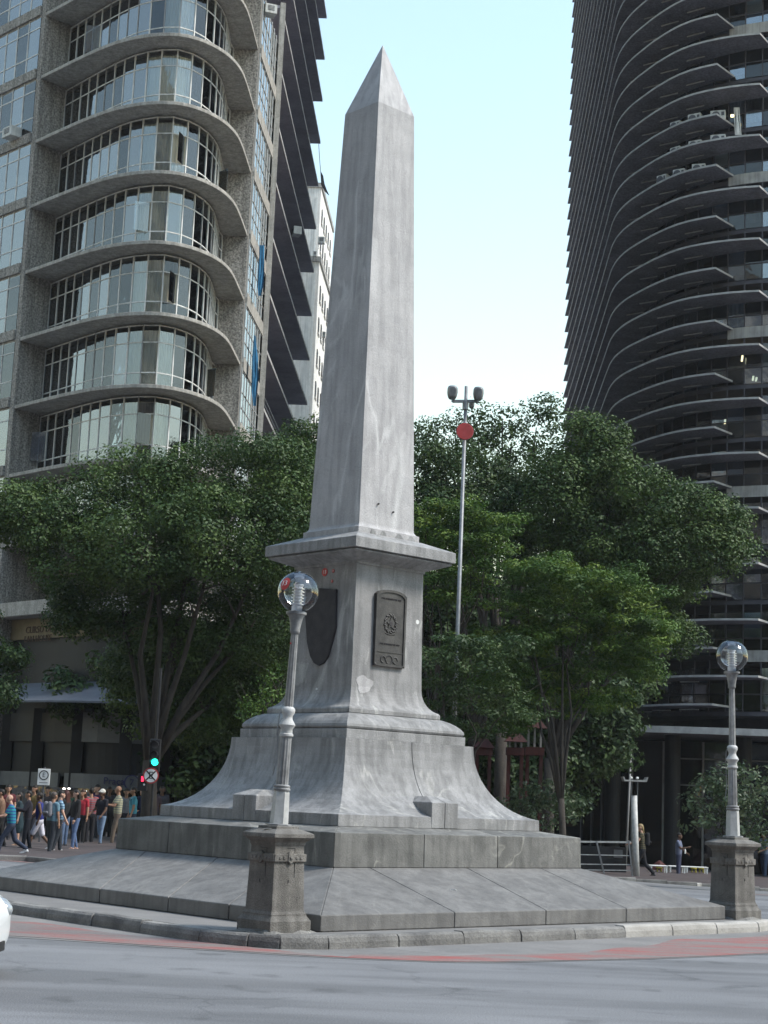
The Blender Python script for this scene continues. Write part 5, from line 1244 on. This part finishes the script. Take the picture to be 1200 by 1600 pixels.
    for sx, ank, s_ in feet:
        q = MB(); tilt = -.5 if s_ < -.2 else 0; q_ = ank+Vector((0, .0, -.045)); capsule(q, P(q_+Vector((0, -.04, 0))), P(q_+Vector((0, .14, tilt*.12))), .045*k, .036*k); capsule(q, P(q_+Vector((0, -.03, .02))), P(q_+Vector((0, .03, .05))), .045*k, .045*k)
        remesh(q, 'shoe', cloth(shoe), o, .016*k)
    hm = mat('hair', hair, tuple(x*.6 for x in hair), scale=25, rough=.55, stretch=(6, 6, 1))
    if hairlen != 'bald':
        q = MB(); cap_(q, head+Vector((0, -.025, .048)), head+Vector((0, -.012, .05)), .093, .094, 12); cap_(q, head+Vector((0, -.055, .0)), head+Vector((0, -.05, .03)), .07, .075, 12)
        if hairlen == 'long':
            for sx in (-.05, 0, .05): cap_(q, head+Vector((sx, -.055, .02)), head+Vector((sx*1.2, -.085, -.28)), .06, .045)
        if hairlen == 'tail': cap_(q, head+Vector((0, -.09, .02)), head+Vector((0, -.13, -.2)), .035, .02)
        remesh(q, 'hair', hm, o, .014*k)
    if cap:
        q = MB(); cap_(q, head+Vector((0, -.01, .062)), head+Vector((0, 0, .066)), .098, .098, 12); cap_(q, head+Vector((-.05, .10, .055)), head+Vector((.05, .10, .055)), .03, .03)
        remesh(q, 'cap', cloth(cap), o, .014*k)
    for sx in (-1, 1):
        e = MB().ell(P(head+Vector((sx*.034, .083, .018))), (.011*k, .008*k, .009*k), 8, 6); e.build('eye', M['black'], o)
    mo = MB().ell(P(head+Vector((0, .088, -.052))), (.026*k, .010*k, .007*k), 8, 6); mo.build('mouth', SK['tan'] if skin != 'dark' else SK['dark'], o)
    return o, k, chest
def backpack(ok, label, m, side=-1):
    o, k, chest = ok; c = (chest+Vector((0, -.19, -.03)))*k; loc = o.matrix_basis @ c
    loc = Matrix.Translation(o.location) @ Matrix.Rotation(o.rotation_euler[2], 4, 'Z') @ c
    r_ = thing('backpack', label, 'backpack', tuple(loc), o.rotation_euler[2], 'backpacks people wear')
    q = MB(); 
    for sx in (-.08, .08): capsule(q, Vector((sx, 0, -.15))*k, Vector((sx, .0, .15))*k, .085*k, .075*k)
    remesh(q, 'bag', m, r_, .02*k)
    q = MB(); capsule(q, Vector((-.07, -.085, -.10))*k, Vector((.07, -.085, -.10))*k, .05*k, .05*k); remesh(q, 'front_pocket', m, r_, .016*k)
    for sx in (-1, 1):
        q = MB(); q.tube([Vector((sx*.10, .02, .14))*k, Vector((sx*.12, .16, .19))*k, Vector((sx*.12, .30, .08))*k, Vector((sx*.13, .28, -.06))*k, Vector((sx*.14, .05, -.14))*k], .018*k, 6); q.build('strap', m, r_, smooth=True)
LEFT, RIGHT, AWAY, TOWARD = PI/2, -PI/2, 0, PI
navy, teal, blk, wht, jean, djean, red = (.02, .025, .09), (.02, .16, .20), (.02, .02, .022), (.62, .62, .64), (.12, .17, .27), (.035, .045, .075), (.40, .03, .045)
WS = (.6, .6, .62)
person(14, 1341, 93, LEFT+.1, 'bald man in teal striped polo striding left in white shoes', cloth((.02, .07, .20), (.02, .20, .24)), cloth(djean), 'light', (.25, .2, .18), .62, .55, 'long', 'bald', ((.5, .9), (-.3, .6)), .12, shoe=WS, zoff=.02)
person(-4, 1334, 86, LEFT, 'person cut off by the left picture edge with pale bag arm', cloth((.20, .12, .08)), cloth(blk), 'tan', stride=.2, arms=((.4, 1.2), (.3, 1.2)), dY=2, zoff=.1)
person(25, 1334, 80, LEFT+.3, 'woman with bare legs in dark skirt behind the striding bald man', cloth((.03, .05, .06)), cloth((.02, .04, .05)), 'light', female=True, legs='skirt', hairlen='long', shoe=(.35, .22, .15), dY=2.5, zoff=.12)
person(39, 1336, 86, LEFT+.2, 'young person in dark jacket with grey hood facing left', cloth((.025, .022, .03)), cloth((.02, .022, .03)), 'tan', sleeve=1, arms=((.5, 1.3), (.4, 1.2)), stride=.15, dY=1.2, zoff=.12)
a = person(58, 1335, 86, LEFT, 'person in blue vest and white shorts stepping left', cloth((.02, .03, .16)), cloth((.60, .58, .66)), 'dark', stride=.5, sleeve=.0, legs='shorts', shoe=WS, arms=((-.3, .6), (.3, .6)), lean=.05, dY=.4, zoff=.08)
b = person(77, 1339, 92, RIGHT+.9, 'man with yellow strap and grey backpack, back turned, dark trousers', cloth((.14, .24, .30)), cloth((.035, .04, .05)), 'tan', (.09, .07, .06), stride=.12, dY=.2, zoff=.06)
backpack(b, 'grey backpack with yellow strap worn by the man with his back turned', cloth((.17, .17, .19)))
person(88, 1338, 92, RIGHT+.3, 'man in pale blue plaid shirt and dark trousers facing right', cloth((.30, .45, .56), (.10, .18, .30), True), cloth((.035, .04, .05)), 'light', stride=.18, arms=((.1, .1), (.25, .2)), shoe=(.3, .3, .3), dY=.5, zoff=.08)
person(98, 1333, 84, LEFT-.5, 'woman in black top with reddish hair behind the plaid shirt man', cloth(blk), cloth(jean), 'light', (.07, .02, .015), female=True, hairlen='long', sleeve=.1, legs='slim', arms=((.5, 1.0), (.5, 1.1)), dY=1.6, zoff=.12)
person(114, 1336, 90, LEFT+.6, 'woman in black jacket over white top and blue jeans, long hair', cloth((.022, .02, .022)), cloth((.10, .15, .27)), 'light', female=True, hairlen='long', sleeve=1, legs='slim', arms=((.1, .3), (.2, .4)), stride=.16, shoe=(.4, .25, .2), dY=.6, zoff=.1)
person(124, 1330, 82, TOWARD-.4, 'person in bright red top half hidden behind the black jacket woman', cloth(red), cloth(blk), 'tan', (.05, .025, .015), female=True, hairlen='long', dY=2.4, zoff=.12)
person(137, 1328, 84, AWAY+.4, 'man in red and grey striped tee seen from behind', cloth((.26, .05, .06), (.16, .12, .13)), cloth((.02, .02, .025)), 'tan', sleeve=.5, dY=2.0, zoff=.12)
person(155, 1330, 83, LEFT+.9, 'person in black top and pale jeans wearing a white cap', cloth((.02, .02, .028)), cloth((.17, .24, .35)), 'dark', legs='slim', cap=(.6, .58, .52), arms=((.2, .5), (.3, .7)), stride=.14, dY=1.6, zoff=.12)
person(180, 1328, 88, LEFT+.25, 'balding man in cream tee and khaki trousers holding papers', cloth((.42, .40, .26), (.24, .24, .20)), cloth((.17, .13, .10)), 'tan', hairlen='bald', arms=((.5, 1.2), (.6, 1.1)), stride=.25, shoe=(.2, .18, .16), dY=1.0, zoff=.12)
b = person(204, 1326, 84, LEFT+.3, 'person in teal shirt with dark strap looking up, beside the monument step', cloth((.08, .30, .38)), cloth(djean), 'tan', arms=((.1, .2), (.1, .2)), dY=1.5, zoff=.12)
backpack(b, 'dark backpack worn by the person in the teal shirt', cloth((.02, .025, .06)))
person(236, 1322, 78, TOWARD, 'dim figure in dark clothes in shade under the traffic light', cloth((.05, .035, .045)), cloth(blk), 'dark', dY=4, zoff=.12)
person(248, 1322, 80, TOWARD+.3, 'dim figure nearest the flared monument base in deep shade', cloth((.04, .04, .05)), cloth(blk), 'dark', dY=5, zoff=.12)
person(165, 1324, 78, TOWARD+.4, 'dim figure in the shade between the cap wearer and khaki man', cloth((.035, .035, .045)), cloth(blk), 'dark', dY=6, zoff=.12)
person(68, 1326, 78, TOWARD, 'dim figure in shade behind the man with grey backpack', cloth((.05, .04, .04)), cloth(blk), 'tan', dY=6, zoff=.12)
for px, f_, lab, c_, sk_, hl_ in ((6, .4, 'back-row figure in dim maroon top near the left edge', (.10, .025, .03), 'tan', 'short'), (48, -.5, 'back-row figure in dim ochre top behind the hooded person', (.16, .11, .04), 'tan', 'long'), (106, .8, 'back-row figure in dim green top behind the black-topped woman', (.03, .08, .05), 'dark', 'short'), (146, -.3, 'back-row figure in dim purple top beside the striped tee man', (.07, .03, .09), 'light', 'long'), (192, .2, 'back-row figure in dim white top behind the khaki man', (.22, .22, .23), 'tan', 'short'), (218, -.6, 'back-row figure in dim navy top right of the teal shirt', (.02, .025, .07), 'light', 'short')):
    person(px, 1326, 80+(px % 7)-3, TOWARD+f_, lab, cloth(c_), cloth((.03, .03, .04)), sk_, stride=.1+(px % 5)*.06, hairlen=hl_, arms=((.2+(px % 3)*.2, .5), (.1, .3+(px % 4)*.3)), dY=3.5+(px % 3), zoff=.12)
# right side
b = person(1003, 1376, 80, LEFT-.1, 'person in black floral top with blond braid walking left past the column', cloth((.05, .045, .035), (.14, .12, .07)), cloth((.02, .02, .025)), 'light', (.30, .22, .11), stride=.5, sleeve=.25, hairlen='tail', female=True, arms=((.6, .7), (-.2, .5)), lean=.08, dY=.0, zoff=.1)
backpack(b, 'black backpack worn by the braided walker on the right', cloth((.02, .02, .024)))
person(1060, 1377, 68, RIGHT-.4, 'man in grey-blue shirt and jeans holding a white bottle', cloth((.13, .15, .22)), cloth((.045, .05, .09)), 'dark', arms=((.3, .6), (.5, 1.3)), dY=0, zoff=.1)
p = at_y(1070.5, 1330, ground(1060, 1377).y-.25); q = MB().lathe([(.035, -.11), (.038, -.09), (.038, .05), (.015, .09), (.015, .12)], 12, p, (0, 0, 1)); tag(q.build('bottle', M['white'], auto=40), 'white bottle held up by the man in grey-blue shirt', 'bottle')
person(1170, 1373, 72, RIGHT+.3, 'person in black jacket at right beside the lamp pedestal', cloth((.025, .02, .022)), cloth((.05, .06, .09)), 'tan', sleeve=1, stride=.2, dY=0, zoff=.05)
person(1194, 1378, 74, LEFT+.5, 'man in light blue shirt and jeans at the right picture edge', cloth((.34, .40, .52)), cloth((.09, .12, .2)), 'tan', sleeve=.6, stride=.1, arms=((.3, .9), (.3, .9)), dY=0, zoff=.05)
person(1041, 1366, 56, TOWARD, 'dim seated-height figure in shade behind the white tables', cloth((.03, .03, .035)), cloth(blk), 'dark', dY=14, zoff=.1)

# ------------------------------------------------------------------ white car entering at the left edge
M['carwhite'] = mat('white_car_paint', (.72, .73, .73), (.70, .71, .71), rough=.18, spec=.6)
M['headlamp'] = mat('headlamp_lens', (.36, .39, .41), (.20, .22, .24), scale=9, rough=.08, spec=.9)
M['tyre'] = mat('tyre', (.02, .02, .02), (.015, .015, .015), rough=.9)
nose = ground(15, 1500); nose = at_z(15, 1455, .42); Yc = 14.75
nx = at_y(16, 1455, Yc-.2).x-.13
car = thing('white_car', 'white hatchback car with only its nose and headlight entering at the left', 'car', (nx-2.0, Yc, 0), 0)
# stations along x from the nose (0) backwards: (x, half width, z bottom, z shoulder, z top, roof half width)
ST = [(0.0, .50, .24, .48, .52, .44), (-.05, .62, .18, .56, .62, .56), (-.2, .74, .16, .62, .72, .62), (-.5, .83, .18, .74, .88, .66), (-.95, .86, .18, .82, .98, .66), (-1.2, .87, .18, .86, 1.06, .64), (-1.75, .87, .18, .90, 1.42, .58), (-2.4, .87, .18, .91, 1.49, .57), (-3.1, .86, .18, .92, 1.46, .56), (-3.7, .83, .2, .93, 1.30, .54), (-3.95, .76, .26, .9, 1.0, .55), (-4.02, .66, .34, .8, .9, .5)]
def section(s_):
    x, hw_, zb_, zs_, zt_, rw = s_; half = [(hw_*.80, zb_), (hw_*.97, zb_+.12), (hw_, zb_+(zs_-zb_)*.5), (hw_*.975, zs_), (rw+(hw_-rw)*.35, zs_+(zt_-zs_)*.55), (rw, zt_-.03), (rw*.75, zt_)]
    return [(2.0+x, y, z) for y, z in half]+[(2.0+x, -y, z) for y, z in reversed(half)]
bd = MB().rings([section(s_) for s_ in ST]).build('body', M['carwhite'], car, smooth=True); bd.modifiers.new('sub', 'SUBSURF').render_levels = 2
for sy in (-1, 1):
    q = MB(); q.ell((0, 0, 0), (.17, .11, .10), 16, 10); q.v = [(x-.10*abs(y)*4+1.845, sy*.47+y*1.2-sy*x*.45, z+.56-.12*x) for x, y, z in q.v]; hl = q.build('headlight', M['headlamp'], car, smooth=True)
    MB().ell((1.86, sy*.44, .56), (.10, .06, .06), 12, 8).build('reflector', M['fin'], hl, smooth=True)
    for xw in (1.2, -1.25):
        t_ = MB().lathe([(.20, -.1), (.29, -.1), (.31, -.06), (.31, .06), (.29, .1), (.20, .1)], 28, (xw, sy*.76, .31), (0, 1, 0)).build('wheel', M['tyre'], car, auto=40)
        MB().lathe([(.20, -.09), (.19, .095), (.05, .105)], 20, (xw, sy*.76, .31), (0, sy, 0)).build('rim', M['galv'], t_)
MB().rings([[(1.80, y, z) for y, z in ((-.25, .20), (.25, .20), (.25, .30), (-.25, .30))], [(2.005, y, z) for y, z in ((-.22, .21), (.22, .21), (.22, .29), (-.22, .29))]]).build('grille', M['black'], car)
MB().box((1.80, 0, .15), (.2, .9, .05)).build('lower_lip', M['black'], car)
MB().rings([[(.83, -.55, .98), (.83, .55, .98), (.86, .55, 1.0), (.86, -.55, 1.0)], [(.32, -.50, 1.42), (.32, .50, 1.42), (.36, .50, 1.43), (.36, -.50, 1.43)]]).build('windscreen', M['glass3'], car)
for sy in (-1, 1): MB().box((-.5, sy*.80, 1.14), (1.6, .03, .34)).build('side_window', M['glass3'], car)
# ------------------------------------------------------------------ unseen other side of the square, blocks added for shade and glass reflections
def plain_block(poly, H_, label):
    cx_, cy_ = sum(p[0] for p in poly)/4, sum(p[1] for p in poly)/4
    r_ = thing('added_office_block', label, 'building', (cx_, cy_, -.3), 0, 'unseen office blocks added for shade and reflections')
    MB().prism(poly, -.6, H_).build('wall', M['conc'], r_, world=True)
    z = 4.5
    while z < H_-2:
        for i in range(4):
            a, c = Vector((*poly[i], 0)), Vector((*poly[(i+1) % 4], 0)); d = (c-a).normalized(); n_ = Vector((d.y, -d.x, 0))
            if n_.dot((a+c)/2-Vector((cx_, cy_, 0))) < 0: n_ = -n_
            if n_.dot(Vector((0, 24, 0))-(a+c)/2) < 0: continue
            A, B = a+d*1.2+n_*.02, c-d*1.2+n_*.02
            MB().bar((A.x, A.y, z), (B.x, B.y, z), .08, 1.7).build('window_band', M['acd'], r_, world=True)
        z += 3.3
plain_block([(-62, -8), (-40, -14), (-34, 26), (-52, 34)], 62, 'unseen grey office block left of the viewer, added for shade')
plain_block([(-34, -48), (8, -54), (9, -35), (-30, -30)], 62, 'unseen grey office block behind the viewer, added for shade and reflections')
plain_block([(10, -54), (40, -50), (36, -32), (9.5, -36)], 44, 'unseen grey office block behind the viewer to the right, added for reflections')
plain_block([(52, -30), (74, -24), (70, 10), (50, 6)], 18, 'unseen low grey office block right of the viewer, added for reflections')
plain_block([(-100, -60), (-50, -70), (-48, -40), (-90, -24)], 34, 'unseen grey office block far behind on the left, added for reflections')
plain_block([(46, -76), (100, -70), (96, -40), (48, -48)], 34, 'unseen grey office block far behind on the right, added for reflections')
# ------------------------------------------------------------------ thin summer haze over the whole square
hz = bpy.data.materials.new('haze'); hz.use_nodes = True; t_ = hz.node_tree; t_.nodes.clear()
vo_ = t_.nodes.new('ShaderNodeVolumePrincipled'); vo_.inputs['Density'].default_value = .00016; vo_.inputs['Color'].default_value = (.92, .95, 1, 1); vo_.inputs['Anisotropy'].default_value = .2
ou_ = t_.nodes.new('ShaderNodeOutputMaterial'); t_.links.new(vo_.outputs[0], ou_.inputs['Volume'])
tag(MB().box((0, 600, 46), (1900, 1900, 100)).build('haze', hz), kind='stuff')
